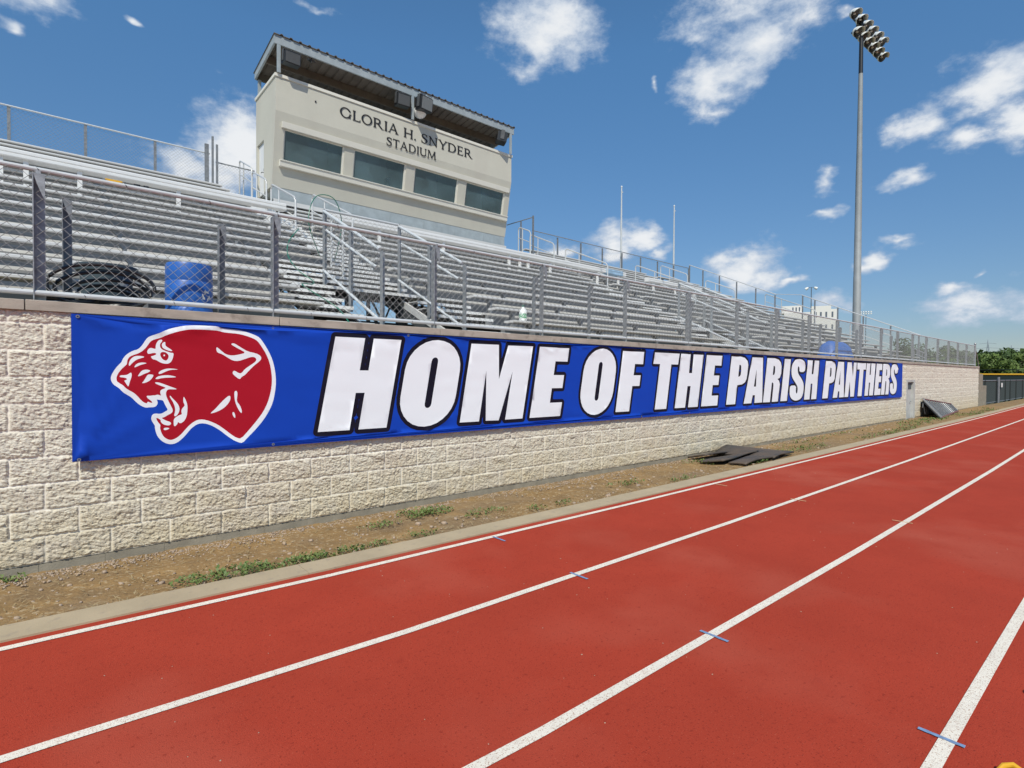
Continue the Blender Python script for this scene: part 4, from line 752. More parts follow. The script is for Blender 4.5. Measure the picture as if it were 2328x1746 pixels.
for (a, b) in WIN:
    f = MB(); fpanel(f, a, a + .035, WZ0, WZ1, d=-.03, th=.05); fpanel(f, b - .05, b, WZ0, WZ1, d=-.02, th=.05); fpanel(f, a + .036, b - .051, WZ0, WZ0 + .03, d=-.03, th=.05); fpanel(f, a + .036, b - .051, WZ1 - .02, WZ1, d=-.03, th=.05)
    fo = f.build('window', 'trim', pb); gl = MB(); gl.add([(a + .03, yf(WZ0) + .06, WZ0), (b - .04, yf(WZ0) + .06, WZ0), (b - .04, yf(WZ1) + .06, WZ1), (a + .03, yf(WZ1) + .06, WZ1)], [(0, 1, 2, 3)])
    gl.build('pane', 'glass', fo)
dd = MB(); dd.box(PX0 + .05, PX0 + .09, 11.04, 11.64, 6.62, 8.08); ddo = dd.build('door', 'white', pb)
MB().box(PX0 + .03, PX0 + .05, 11.12, 11.16, 7.25, 7.32).tube([(PX0 + .05, 11.14, 7.2), (PX0 - .02, 11.14, 7.2), (PX0 - .02, 11.22, 7.2)], .01, 6).build('door_handle', 'blackpl', ddo)
# galvanised skirt below the box
MB().box(PX0 + .02, PX1 - .02, 10.20, 10.24, 5.9, 6.24).build('base_panel', 'alum', pb)
sk = MB(); sk.box(PX0 + .02, PX1 - .02, 10.31, 10.36, 6.25, 6.595)
for x in np.arange(5.8, 13, 1.25): sk.box(x - .008, x + .008, 10.302, 10.309, 6.30, 6.55)
sk.build('base_skirt', 'steelblue', pb)
# roof
rf = MB(); n_ = 34
for i in range(n_):
    x0 = 4.62 + i * (13.12 - 4.62) / n_; wd = (13.12 - 4.62) / n_
    za, zb, ya, yb = 10.53, 10.25, 9.82, 11.75
    for (u0, u1, h) in ((0, .62, 0), (.62, .72, .5), (.72, .9, 1), (.9, 1, .5)):
        hh0 = {0: 0, .5: .0, 1: .035}[h]; hh1 = hh0
        if h == .5: hh0, hh1 = (0, .035) if u0 < .8 else (.035, 0)
        a, b = x0 + u0 * wd, x0 + u1 * wd
        rf.add([(a, ya, za + hh0), (b, ya, za + hh1), (b, yb, zb + hh1), (a, yb, zb + hh0), (a, ya, za + hh0 - .012), (b, ya, za + hh1 - .012), (b, yb, zb + hh1 - .012), (a, yb, zb + hh0 - .012)], [(0, 1, 2, 3), (7, 6, 5, 4), (0, 4, 5, 1), (3, 2, 6, 7)])
rfo = rf.build('roof', 'roofu', pb)
MB().box(4.64, 13.10, 9.86, 9.91, 10.285, 10.512).build('front_beam', 'steelblue', rfo)
for x in (4.64, 13.05): MB().prism([(9.911, 10.30), (9.911, 10.505), (11.70, 10.245), (11.70, 10.05)], x, x + .05, 'x').build('side_beam', 'steelblue', rfo)
MB().box(4.691, 13.049, 11.64, 11.70, 10.04, 10.235).box(4.695, 13.045, 10.75, 10.80, 10.15, 10.375).build('rear_beam', 'roofu', rfo)
for x in (4.76, 8.86, 12.96):
    MB().box(x - .045, x + .045, 9.86, 9.905, 9.545, 10.28).build('roof_post', 'steelblue', pb)
    MB().box(x - .04, x + .04, 11.60, 11.68, 9.545, 10.04).build('roof_post', 'steelblue', pb)
# serif lettering on the facade
def cdt_shape(adds, subs):
    pts = []; eds = []
    for p in adds + subs:
        b = len(pts); pts += [Vector(q) for q in p]; eds += [(b + i, b + (i + 1) % len(p)) for i in range(len(p))]
    v, e, f, _, _, _ = delaunay_2d_cdt(pts, eds, [], 0, 1e-6); P = np.array([(q.x, q.y) for q in v]); T = [t for t in f if len(t) == 3]; c = P[np.array(T)].mean(1); k = np.zeros(len(T), bool)
    for a in adds: k |= inside(a, c[:, 0], c[:, 1])
    for a in subs: k &= ~inside(a, c[:, 0], c[:, 1])
    return P, [t for t, q in zip(T, k) if q]
def stk(x0, y0, x1, y1, w0, w1=None):
    w1 = w0 if w1 is None else w1; return [(x0 - w0 / 2, y0), (x0 + w0 / 2, y0), (x1 + w1 / 2, y1), (x1 - w1 / 2, y1)]
def bar(x0, x1, y, h=.035): return [(x0, y), (x1, y), (x1, y + h), (x0, y + h)]
def ell(cx, cy, rx, ry, a0=0, a1=360, n=36): return [(cx + rx * math.cos(math.radians(a0 + (a1 - a0) * k / n)), cy + ry * math.sin(math.radians(a0 + (a1 - a0) * k / n))) for k in range(n + (0 if a1 - a0 >= 360 else 1))]
TH, TN = .125, .06
def serif_glyph(c):
    S = lambda x, y=0: bar(x - .11, x + .11, y if y == 0 else y - .035)
    if c == 'O': return [ell(.42, .5, .42, .52)], [ell(.42, .5, .29, .455)], .84
    if c == 'G': return [ell(.42, .5, .42, .52), stk(.72, .05, .72, .44, TH), bar(.60, .86, .42)], [ell(.42, .5, .29, .455), [(.5, .455), (1, .455), (1, .72), (.62, .68)], [(.785, -.1), (1, -.1), (1, .415), (.785, .415)]] , .86
    if c == 'L': return [stk(.14, 0, .14, 1, TH), S(.14, 1), bar(.03, .58, 0, .045), [(.50, .04), (.58, .0), (.61, .2), (.585, .2)]], [], .62
    if c == 'I': return [stk(.13, 0, .13, 1, TH), S(.13, 1), S(.13)], [], .26
    if c == 'H': return [stk(.14, 0, .14, 1, TH), stk(.70, 0, .70, 1, TH), S(.14, 1), S(.14), S(.70, 1), S(.70), bar(.14, .70, .48, .05)], [], .84
    if c == 'R': return [stk(.14, 0, .14, 1, TH), S(.14), bar(.03, .2, .965), [(.14, .46)] + ell(.34, .73, .27, .27, -90, 90, 18) + [(.14, 1)], [(.30, .48), (.44, .48), (.78, .0), (.86, .03), (.86, .0), (.66, .0)]], [[(.205, .515)] + ell(.33, .73, .15, .215, -90, 90, 18) + [(.205, .945)]], .84
    if c == 'D': return [stk(.14, 0, .14, 1, TH), S(.14), [(.14, 0)] + ell(.38, .5, .44, .5, -90, 90, 24) + [(.14, 1)], bar(.03, .2, .965)], [[(.205, .045)] + ell(.38, .5, .30, .455, -90, 90, 24) + [(.205, .955)]], .86
    if c == 'A': return [stk(.08, 0, .40, 1, .055, .05), stk(.72, 0, .40, 1.02, .14, .11), bar(.2, .62, .33, .05), bar(-.01, .17, 0), bar(.58, .84, 0)], [], .84
    if c == 'N': return [stk(.14, 0, .14, 1, TN), stk(.72, 0, .72, 1, TN), [(.05, 1), (.19, 1), (.75, 0), (.69, -.02)], S(.14), S(.72, 1), bar(.02, .16, .965)], [], .86
    if c == 'M': return [stk(.10, 0, .16, 1, TN), stk(.90, 0, .84, 1, TH), [(.12, 1), (.25, 1), (.54, .14), (.48, .0)], [(.82, 1), (.90, 1), (.52, .0), (.47, .03)], bar(0, .2, 0), bar(.79, 1.01, 0), bar(.04, .2, .965), bar(.82, .96, .965)], [], 1.02
    if c == 'Y': return [stk(.40, 0, .40, .48, TH), [(.335, .46), (.465, .46), (.16, 1), (.03, 1)], [(.40, .5), (.465, .46), (.77, 1), (.70, 1)], S(.40), bar(-.03, .21, .965), bar(.62, .85, .965)], [], .80
    if c == 'T': return [stk(.36, 0, .36, 1, TH), S(.36), bar(.02, .70, .955, .045), [(.02, 1), (.045, .80), (.02, .80)], [(.70, 1), (.70, .80), (.675, .80)]], [], .72
    if c == 'U': return [stk(.13, .30, .13, 1, TH), stk(.68, .30, .68, 1, TN), ell(.405, .32, .335, .34, 180, 360, 20) + [(.74, .32)], S(.13, 1), S(.68, 1)], [ell(.42, .34, .235, .27, 180, 360, 20) + [(.655, .6), (.19, .6)]], .82
    if c == 'E': return [stk(.14, 0, .14, 1, TH), bar(.03, .56, .955, .045), bar(.03, .60, 0, .045), bar(.14, .48, .49, .045), [(.54, 1), (.56, .82), (.535, .82)], [(.58, 0), (.61, .2), (.585, .2)], [(.46, .42), (.48, .42), (.48, .60), (.46, .60)]], [], .64
    if c == 'S':
        pts = [(.50, .80), (.47, .92), (.36, .985), (.24, .985), (.12, .92), (.08, .80), (.11, .68), (.22, .59), (.36, .50), (.47, .41), (.50, .28), (.46, .13), (.34, .03), (.20, .02), (.08, .10), (.04, .24)]
        wd = [.04, .05, .06, .06, .08, .10, .12, .14, .15, .14, .12, .09, .06, .05, .05, .04]; A = []
        for i in range(len(pts) - 1):
            (a, b), (c_, d_) = pts[i], pts[i + 1]; L = math.hypot(c_ - a, d_ - b); nx, ny = -(d_ - b) / L, (c_ - a) / L; A.append([(a + nx * wd[i] / 2, b + ny * wd[i] / 2), (a - nx * wd[i] / 2, b - ny * wd[i] / 2), (c_ - nx * wd[i + 1] / 2, d_ - ny * wd[i + 1] / 2), (c_ + nx * wd[i + 1] / 2, d_ + ny * wd[i + 1] / 2)])
            A.append(ell(c_, d_, wd[i + 1] / 2, wd[i + 1] / 2, n=8))
        return A + [[(.50, .98), (.535, .98), (.53, .74), (.50, .74)], [(.02, .30), (.05, .30), (.05, .02), (.02, .02)]], [], .60
    if c == '.': return [ell(.1, .06, .075, .075, n=12)], [], .22
    return [], [], .30
def set_text(txt, x0, x1, zb, h, gap=.07):
    ws = [serif_glyph(c)[2] for c in txt]; tot = sum(ws) + gap * (len(txt) - 1); k = (x1 - x0) / (tot * h); x = x0
    for c, wd in zip(txt, ws):
        A, S_, _ = serif_glyph(c)
        if A:
            f = lambda p: [(x + a * h * k, zb + b * h) for a, b in p]
            P, T = cdt_shape([f(p) for p in A], [f(p) for p in S_]); used = {}
            yb, ya = 9.947, 9.930; n = len(P); V = [(p[0], ya, p[1]) for p in P] + [(p[0], yb, p[1]) for p in P]; F = []
            for t in T:
                a, b, c2 = t; F += [(a, b, c2), (c2 + n, b + n, a + n)]
                for e in ((a, b), (b, c2), (c2, a)): used[e] = 1
            for (a, b) in used:
                if (b, a) not in used: F.append((b, a, a + n, b + n))
            MB().add(V, F).build('letter', 'blacktx', pb)
        x += (wd + gap) * h * k
set_text('GLORIA H. SNYDER', 6.49, 11.26, 8.945, .285)
set_text('STADIUM', 7.98, 9.78, 8.525, .245)
MB().box(5.76, 5.80, 9.93, 9.949, 9.10, 9.14).build('bracket_stub', 'blackpl', pb)

# speakers and dome under the roof
MT['speaker2'] = mat('grille_light', (.17, .18, .18), .6)
def speaker(x, y, z, wd, h, d, yaw, label, tilt=.15, gm='speaker'):
    t = thing('loudspeaker', (x, y, z), label, 'loudspeaker', 'black loudspeakers under the press box roof')
    b = MB(); b.box(-wd / 2, wd / 2, 0, d, -h / 2, h / 2); o = b.build('cabinet', 'blackpl', t, bevel=.01); o.location = (0, 0, 0)
    b = MB(); b.box(-wd / 2 + .02, wd / 2 - .02, -.012, -.001, -h / 2 + .02, h / 2 - .02); o = b.build('grille', gm, t, bevel=.004); o.location = (0, 0, 0)
    b = MB(); b.tube([(0, d / 2, h / 2), (0, d / 2, h / 2 + .10)], .02, 6).box(-wd / 2 - .02, -wd / 2 - .005, d * .3, d * .7, -h * .3, h / 2 + .04).box(wd / 2 + .005, wd / 2 + .02, d * .3, d * .7, -h * .3, h / 2 + .04).box(-wd / 2 - .02, wd / 2 + .02, d * .3, d * .7, h / 2 + .04, h / 2 + .055); o = b.build('bracket', 'frame', t); o.location = (0, 0, 0)
    t.rotation_euler = (tilt, 0, yaw)
speaker(5.05, 9.62, 9.92, .42, .30, .30, .0, 'dark loudspeaker hanging by the left roof post of the press box')
speaker(8.47, 9.72, 9.97, .42, .34, .30, -.1, 'loudspeaker left of the middle roof post of the press box')
speaker(9.12, 9.42, 9.95, .44, .40, .32, .12, 'loudspeaker right of the middle roof post, in front of the white dome', gm='speaker2')
speaker(12.62, 9.75, 9.93, .40, .34, .34, 1.1, 'loudspeaker turned sideways by the right roof post of the press box')
dm = thing('dome_speaker', (9.15, 9.98, 9.85), 'round white horn dome behind the loudspeaker at the middle roof post', 'dome')
MB().lathe((9.12, 9.86, 9.86), [(0, -.2), (.09, -.18), (.16, -.12), (.2, -.02), (.2, .06), (.14, .16), (.05, .2), (0, .21)], 20, axis=Vector((-.2, -.5, -.6)).normalized()).build('shell', 'white', dm, smooth=True)
MB().tube([(9.12, 9.86, 10.05), (9.1, 9.9, 10.3)], .02, 6).build('stem', 'frame', dm)
cm = MB().tube([(5.62, 9.9, 10.16), (5.5, 9.75, 10.12)], .03, 8).tube([(5.66, 9.93, 10.28), (5.66, 9.93, 10.15)], .015, 6).tube([(5.55, 9.85, 10.20), (5.75, 9.85, 10.16)], .012, 6).build('security_camera', 'blackpl')
tag(cm, 'small dark camera bracket under the roof right of the left loudspeaker', 'camera')
# ================================================================ POLES
def flagpole(x, label):
    t = thing('flagpole', (x, 12.06, 1.8), label, 'flagpole', 'flagpoles behind the stand')
    MB().tube([(x, 12.06, 1.7), (x, 12.06, 8.2), (x, 12.06, 10.95)], [.06, .05, .03], 12).build('pole', 'rail', t, smooth='auto')
    MB().lathe((x, 12.06, 10.95), [(.0, .13), (.035, .11), (.05, .06), (.035, .015), (.03, 0)], 12).build('finial', 'rail', t, smooth=True)
    MB().box(x - .03, x + .03, 11.99, 12.02, 10.7, 10.76).tube([(x - .05, 12.0, 10.7), (x - .05, 12.0, 7.6)], .006, 4).build('halyard', 'rail', t)
flagpole(22.22, 'flagpole nearer the press box, rising behind the rear guard fence')
flagpole(26.95, 'shorter-looking flagpole farther right behind the rear guard fence')
MT['galvpole'] = mat('pole_steel', (.30, .32, .325), .65, metal=.15, var=.15, vs=2)
LX, LY = 40.42, 7.0
lp = thing('stadium_light', (LX, LY, 1.6), 'very tall galvanised floodlight pole with a tilted bank of twelve round lamps', 'light pole')
pm = MB(); zs = [(1.5, .25), (8, .225), (8.01, .218), (15, .18), (15.01, .17), (21.2, .125)]
pm.tube([(LX, LY, z) for z, r in zs], [r for z, r in zs], 20); pm.build('pole', 'galvpole', lp, smooth='auto')

MB().tube([(LX, LY, 21.2), (LX, LY, 24.9)], [.13, .11], 12).build('pole_top', 'blackpl', lp, smooth='auto')
ca = Vector((39.3, 7.06, 24.62)); cb = Vector((43.9, 6.84, 24.55)); dn = Vector((.35, 0, -.95)); 
MB().tube([ca + Vector((0, .25, .0)), cb + Vector((0, .25, 0))], .06, 6).tube([ca + dn + Vector((0, .25, 0)), cb + dn + Vector((0, .25, 0))], .06, 6).tube([(LX, LY + .2, 24.7), (LX, LY + .2, 23.6)], .12, 6).build('crossarm', 'frame', lp)
MT['reflector'] = mat('lamp_reflector', (.10, .10, .10), .35, metal=.5)
def floodlight(c, k):
    o = MB(); ax = Vector((-.30, -.80, -.55)).normalized()
    o.lathe(c, [(.0, -.30), (.12, -.29), (.22, -.20), (.29, -.06), (.31, .04), (.305, .05)], 20, 0, ax)
    b = o.build('floodlight', 'lampshell', lp, smooth=True)
    q = ax.to_track_quat('Z', 'Y'); v = MB(); n = 20; vs = []; fs = []
    up = q.inverted() @ Vector((0, 0, 1)); a0 = math.atan2(up.y, up.x)
    for i in range(n + 1):
        a = a0 - 1.45 + 2.9 * i / n
        for h, r in ((.045, .312), (.045 + .30 * math.cos((a - a0) * .55), .325)): vs.append(Vector(c) + q @ Vector((r * math.cos(a), r * math.sin(a), h)))
    for i in range(n): fs.append((2 * i, 2 * i + 2, 2 * i + 3, 2 * i + 1))
    vz = v.add(vs, fs).build('visor', 'lampshell', b, smooth=True, world=False); sm = vz.modifiers.new('thick', 'SOLIDIFY'); sm.thickness = .012
    MB().lathe(c, [(.30, .035), (.22, -.06), (.10, -.16), (.05, -.18)], 18, 0, ax).build('reflector', 'reflector', b, smooth=True, world=False)
    MB().lathe(c, [(.0, .07), (.05, .06), (.07, -.02), (.05, -.12), (.0, -.14)], 10, 0, ax).build('bulb', 'white', b, smooth=True, world=False)
MT['lampshell'] = mat('lamp_shell', (.74, .76, .73), .6, metal=.0, var=.08, vs=5)
for i in range(6):
    t_ = i / 5.0; floodlight(ca.lerp(cb, t_), i); floodlight(ca.lerp(cb, t_ * .93 + .03) + dn, i)
def small_light(az_, el_top, dist, label, heads, sc):
    a = math.radians(az_); x, y = dist * math.cos(a), -5.45 + dist * math.sin(a); zt = 1.44 + dist * math.tan(math.radians(el_top)); s = sc
    t = thing('field_light', (x, y, 0), label, 'light pole')
    MB().tube([(x, y, -.2), (x, y, zt)], [.16 * s, .10 * s], 8).build('pole', 'frame', t, smooth='auto')
    dx, dy = -math.sin(a), math.cos(a)
    if heads == 2:
        MB().tube([(x - dx * .8 * s, y - dy * .8 * s, zt), (x + dx * .8 * s, y + dy * .8 * s, zt)], .06 * s, 6).build('crossarm', 'frame', t)
        for sg in (-1, 1):
            c = Vector((x + sg * dx * 1.1 * s, y + sg * dy * 1.1 * s, zt - .25 * s)); MB().lathe(c, [(0, -.45 * s), (.25 * s, -.4 * s), (.36 * s, 0), (.42 * s, .42 * s), (.38 * s, .44 * s), (0, .2 * s)], 12, 0, Vector((sg * dx, sg * dy, -.55)).normalized()).build('lamp', 'lampshell', t, smooth='auto')
    else:
        for r_ in range(2):
            z = zt - r_ * .75 * s; MB().tube([(x - dx * 1.9 * s, y - dy * 1.9 * s, z), (x + dx * 1.9 * s, y + dy * 1.9 * s, z)], .06 * s, 6).build('crossarm', 'frame', t)
            for k in range(5): 
                c = Vector((x + (k - 2) * dx * .85 * s, y + (k - 2) * dy * .85 * s, z - .1 * s)); MB().lathe(c, [(0, .2 * s), (.28 * s, .15 * s), (.36 * s, -.15 * s), (0, -.05 * s)], 10, 0, Vector((-.4, -.3, .8)).normalized()).build('lamp', 'lampshell', t, smooth='auto')
small_light(20.69, 8.15, 75, 'small pole with two hooded lamps in front of the white tower', 2, .42)
small_light(16.42, 5.72, 110, 'low bank of field lamps just right of the tall floodlight pole', 5, .42)
# ================================================================ THINGS ON THE WALKWAY AND SEATS
MT['stargrey'] = mat('star_grey', (.30, .33, .34), .5)
MT['jugwhite'] = mat('jug_white', (.80, .82, .80), .4); MT['jugprint'] = mat('jug_print', (.62, .74, .66), .5, col2=(.04, .30, .12), vs=45, thr=(.45, .55))
MT['bluetarp'] = mat('blue_tarp', (.03, .15, .52), .5, var=.3, vs=3)
MT['rust'] = mat('rusty_steel', (.22, .10, .09), .7, var=.4, vs=8)
drum = thing('plastic_drum', (1.07, .78, 1.962), 'blue plastic drum with a white recycling mark behind the fence', 'barrel')
dc = (1.07, .78, 1.962)
MB().lathe(dc, [(0, .002), (.185, .002), (.205, .02), (.208, .10), (.202, .11), (.206, .13), (.208, .36), (.202, .37), (.206, .39), (.205, .52), (.196, .545), (.188, .545), (.192, .50), (.19, .06), (0, .05)], 40).build('body', 'bluedrum', drum, smooth='auto')
rm = MB()
for k in range(3):      # three chasing arrows
    a0 = math.radians(90 + 120 * k)
    P = []
    for (r, a) in ((.050, -.85), (.050, .15), (.062, .15), (.043, .75), (.022, .15), (.032, .15), (.032, -.75)): P.append((r * math.cos(a0 + a), r * math.sin(a0 + a)))
    ca_ = 5.30; V_ = []
    for (u, v) in P:
        th = ca_ + u / .208; V_.append((dc[0] + .2102 * math.cos(th), dc[1] + .2102 * math.sin(th), dc[2] + .235 + v))
    rm.add(V_, [tuple(range(len(V_)))])
rm.build('recycling_mark', 'white', drum)
can = thing('trash_can', (.42, .88, 1.962), 'black plastic tub with a pale star behind the coiled pipe', 'trash can')
cc = (.42, .93, 1.962)
MB().lathe(cc, [(0, .0), (.18, .0), (.20, .3), (.205, .40), (.235, .405), (.24, .44), (.245, .445), (.245, .465), (.225, .468), (.20, .44), (.19, .05), (0, .03)], 36).build('body', 'greypl', can, smooth='auto')
st_ = []
for k in range(10):
    r = .075 if k % 2 == 0 else .030; a = math.pi / 2 + k * math.pi / 5; th = 5.30 + r * math.cos(a) / .2; zz = .29 + r * math.sin(a); rr = .2045 + .0
    st_.append((cc[0] + rr * math.cos(th), cc[1] + rr * math.sin(th), cc[2] + zz))
MB().add(st_ + [(cc[0] + .2075 * math.cos(5.30), cc[1] + .2075 * math.sin(5.30), cc[2] + .29)], [(i, (i + 1) % 10, 10) for i in range(10)]).build('star', 'stargrey', can)
def coil(c, R, r, nl, tilt, name, m, label, cat, squash=1.0):
    pts = []; q = Matrix.Rotation(tilt, 3, 'X')
    for i in range(nl * 36 + 1):
        a = 2 * math.pi * i / 36; rr = R * (1 + .06 * math.sin(i * .7)) * (1 - .035 * (i // 36)); p = Vector((rr * math.cos(a) * 1.0, rr * math.sin(a) * squash, .012 * math.sin(i * .23) + .045 * (i / 36))); pts.append(Vector(c) + q @ p)
    o = MB().tube(pts, r, 8).build(name, m, smooth='auto'); return tag(o, label, cat)
pts_ = []
for i in range(5 * 32 + 1):
    f = i / 32; a_ = 2 * math.pi * f; rx = .39 - .045 * f + .012 * math.sin(i * .31); rz = .185 - .021 * f + .008 * math.sin(i * .23)
    pts_.append((.33 + .025 * f + rx * math.cos(a_), .29 + .045 * f + .05 * math.sin(a_), 1.975 + rz + rz * math.sin(a_)))
tag(MB().tube(pts_, .0145, 8).build('pipe_coil', 'blackpl', smooth='auto'), 'loose standing hoops of black pipe right behind the fence', 'pipe')
for i_, (cx_, r_) in enumerate(((.12, .2), (.45, .15))):
    coil((cx_, .5, 2.0), r_, .02, 2, .15, 'pipe_coil', 'blackpl', ('left' if i_ == 0 else 'right') + ' small flat coil of black pipe lying on the walkway under the big coil', 'pipe')
jug = thing('bleach_jug', (6.07, 1.36, 2.33), 'white jug with green print standing on the lowest seat', 'jug')
jp = [(0, 0), (.055, 0), (.066, .015), (.067, .13), (.060, .17), (.035, .21), (.020, .235), (.020, .25)]
MB().lathe((6.07, 1.38, 2.331), jp, 20).build('body', 'jugwhite', jug, smooth='auto'); MB().lathe((6.07, 1.38, 2.331), [(.024, .246), (.024, .27), (0, .27)], 14).build('cap', 'hose', jug)
MB().lathe((6.07, 1.38, 2.331), [(.0675, .05), (.068, .055), (.0685, .12), (.068, .125)], 20).build('label', 'jugprint', jug)
MB().tube([(6.10, 1.38, 2.55), (6.135, 1.38, 2.53), (6.14, 1.38, 2.47), (6.125, 1.38, 2.44)], .010, 6).build('handle', 'jugwhite', jug)
yt = thing('power_tool', (1.0, 7.98, 5.19), 'yellow and black tool case lying on an upper seat left of the press box', 'tool')
MB().prism([(-.14, .05), (-.10, .13), (.06, .16), (.13, .08), (.16, .0), (-.05, .0)], -.04, .04, 'y').build('body', 'yellow', yt, bevel=.008).location = (0, 0, .01)
MB().prism([(-.05, -.001), (.16, -.001), (.20, .02), (.19, .05), (.12, .025)], -.05, .05, 'y').build('grip', 'blackpl', yt, bevel=.005).location = (0, 0, .01)
MB().tube([(-.14, 0, .05), (-.20, 0, .09)], [.02, .012], 8).build('nozzle', 'galv', yt).location = (0, 0, .01)
def cup(x, z, r, h, label):
    o = MB().lathe((x, 8.0, z), [(0, 0), (r * .9, 0), (r, h), (r * .9, h), (r * .8, .02), (0, .02)], 14).build('black_pot', 'blackpl', smooth='auto'); tag(o, label, 'pot', 'small black pots on the upper seat')
cup(1.39, 5.187, .06, .17, 'bigger left black pot on the upper seat right of the yellow tool'); cup(1.545, 5.187, .05, .16, 'middle black pot on the upper seat'); cup(1.665, 5.187, .017, .05, 'tiny rightmost black pot on the upper seat')
def hose(pts, r, label):
    P = [Vector(p) for p in pts]; out = []
    for i in range(len(P) - 1):
        p0_, p1_, p2_, p3_ = P[max(i - 1, 0)], P[i], P[i + 1], P[min(i + 2, len(P) - 1)]
        for k in range(8):
            t = k / 8; out.append(.5 * ((2 * p1_) + (p2_ - p0_) * t + (2 * p0_ - 5 * p1_ + 4 * p2_ - p3_) * t * t + (3 * p1_ - p0_ - 3 * p2_ + p3_) * t ** 3))
    o = MB().tube(out + [P[-1]], r, 6).build('garden_hose', 'hose', smooth='auto'); tag(o, label, 'hose')
hose([(3.35, 3.3, 3.35), (3.10, 3.1, 3.8), (3.25, 3.2, 4.25), (3.55, 3.2, 4.28), (3.7, 3.25, 3.9), (3.6, 3.3, 3.3)], .007, 'dark hose looped over the back rail of the near entrance guard')
hose([(3.05, 3.4, 3.75), (2.8, 3.1, 3.45), (2.72, 2.9, 3.2), (2.75, 2.6, 2.95), (2.9, 2.4, 2.78), (2.75, 2.0, 2.66), (2.55, 1.8, 2.6), (2.9, 1.5, 2.3), (2.95, 1.0, 1.98), (3.1, .5, 1.98)], .008, 'green hose trailing down the steps of the near aisle')
tarp = MB(); n_ = 12; vs = []
for i in range(n_ + 1):
    for j in range(7):
        x = 17.75 + 1.75 * i / n_; u = j / 6; e = min(1, 7 * min(i, n_ - i) / n_); z = 1.966 + .55 * math.sin(math.pi * min(max(u, .0), 1)) ** .35 * (e ** .3) + .02 * math.sin(i * 2.1 + j * 1.7); vs.append((x, .55 + .6 * u, max(1.966, z)))
tarp.add(vs, [(i * 7 + j, (i + 1) * 7 + j, (i + 1) * 7 + j + 1, i * 7 + j + 1) for i in range(n_) for j in range(6)])
tag(tarp.build('blue_tarp', 'bluetarp', smooth=True), 'bright blue tarp draped over a heap behind the fence at the far end', 'tarp')
rr_ = thing('ramp_railing', (31, 3, 1.8), 'low grey pipe railings of the ramp past the far end of the seats', 'railing')
for z in (2.25, 2.5, 2.75): MB().tube([(30.6, 1.6, z), (36.2, 2.4, z - .02)], .022, 6).build('rail', 'rail', rr_, smooth='auto')
for k in range(5): MB().tube([(30.6 + 1.4 * k, 1.6 + .2 * k, 1.75), (30.6 + 1.4 * k, 1.6 + .2 * k, 2.78 if k < 4 else 2.95)], .035, 8).build('post', 'galvd', rr_, smooth='auto')
# ================================================================ THINGS ON THE GROUND
def mat_sheet(x0, x1, y0, y1, zf, label, rot=0.0, th=.028):
    nx, ny = 16, 8; vs = []
    for i in range(nx + 1):
        for j in range(ny + 1):
            u, v = i / nx, j / ny; x = x0 + (x1 - x0) * u; y = y0 + (y1 - y0) * v + rot * (u - .5); vs.append((x, y, -.095 * (1 + max(-1.38, y) / 1.385) + zf(u, v)))
    o = MB().add(vs, [(i * (ny + 1) + j, (i + 1) * (ny + 1) + j, (i + 1) * (ny + 1) + j + 1, i * (ny + 1) + j + 1) for i in range(nx) for j in range(ny)]).build('rubber_mat', 'rubber', smooth=True)
    s = o.modifiers.new('thick', 'SOLIDIFY'); s.thickness = th; s.offset = 1; tag(o, label, 'mat', 'black rubber mats dumped on the verge')
w1 = lambda u, v: .008 * math.sin(7 * u + 3 * v)
mat_sheet(8.78, 10.2, -.46, -.10, lambda u, v: .03 + .06 * (1 - v) + w1(u, v), 'flat leftmost rubber mat against the foot of the wall', -.03)
mat_sheet(8.38, 9.75, -.95, -.52, lambda u, v: .02 + .085 * (1 - v) * (.5 + .5 * u) + w1(u + .4, v), 'middle rubber mat with a raised dark front edge', .06)
mat_sheet(8.45, 9.7, -1.31, -1.02, lambda u, v: .015 + .04 * max(0, math.sin(3 * u)) + w1(u, v), 'narrow rubber mat strip lying against the kerb', .02)
mat_sheet(9.45, 10.5, -1.28, -.16, lambda u, v: .02 + .15 * max(0, math.sin(3.0 * (1 - u) ** .8)) * (.25 + .75 * v) * (1 - .3 * u) + w1(u, v), 'humped brownish rubber mat at the right of the pile', .10)
rk = thing('metal_rack', (26, -.4, 0), 'slatted metal rack section leaning on the wall past the white door', 'rack')
TL, TR = Vector((24.6, -.10, .61)), Vector((28.95, -.10, .30)); BL, BR = Vector((23.95, -.78, .0)), Vector((29.2, -.30, .0))
MB().tube([TL, TR], .035, 6).tube([BL, BR], .035, 6).build('side_rail', 'rust', rk); MB().tube([TL, BL], .03, 6).tube([TR, BR], .03, 6).build('end_bar', 'galv', rk)
for k in range(1, 12):
    t = k / 12; a, b = TL.lerp(TR, t), BL.lerp(BR, t); MB().tube([a, b], .017, 5).build('slat', 'galv', rk)
MB().add([tuple(v + Vector((0, .035, -.045))) for v in (TL, TR, BR, BL)] + [tuple(v + Vector((0, .045, -.06))) for v in (TL, TR, BR, BL)], [(0, 1, 2, 3), (7, 6, 5, 4), (0, 4, 5, 1), (1, 5, 6, 2), (2, 6, 7, 3), (3, 7, 4, 0)]).build('slat_shade_sheet', 'under', rk)  # added dark sheet, its colour stands for the shadow between the slats
lg = MB()
for k in range(5): lg.tube([(24.65 + k * .28, -.10, .45), (24.65 + k * .28, -.16, .05)], .02, 5)
lg.box(24.5, 25.5, -.125, -.10, .30, .46); lg.build('foot_frame', 'galvd', rk)
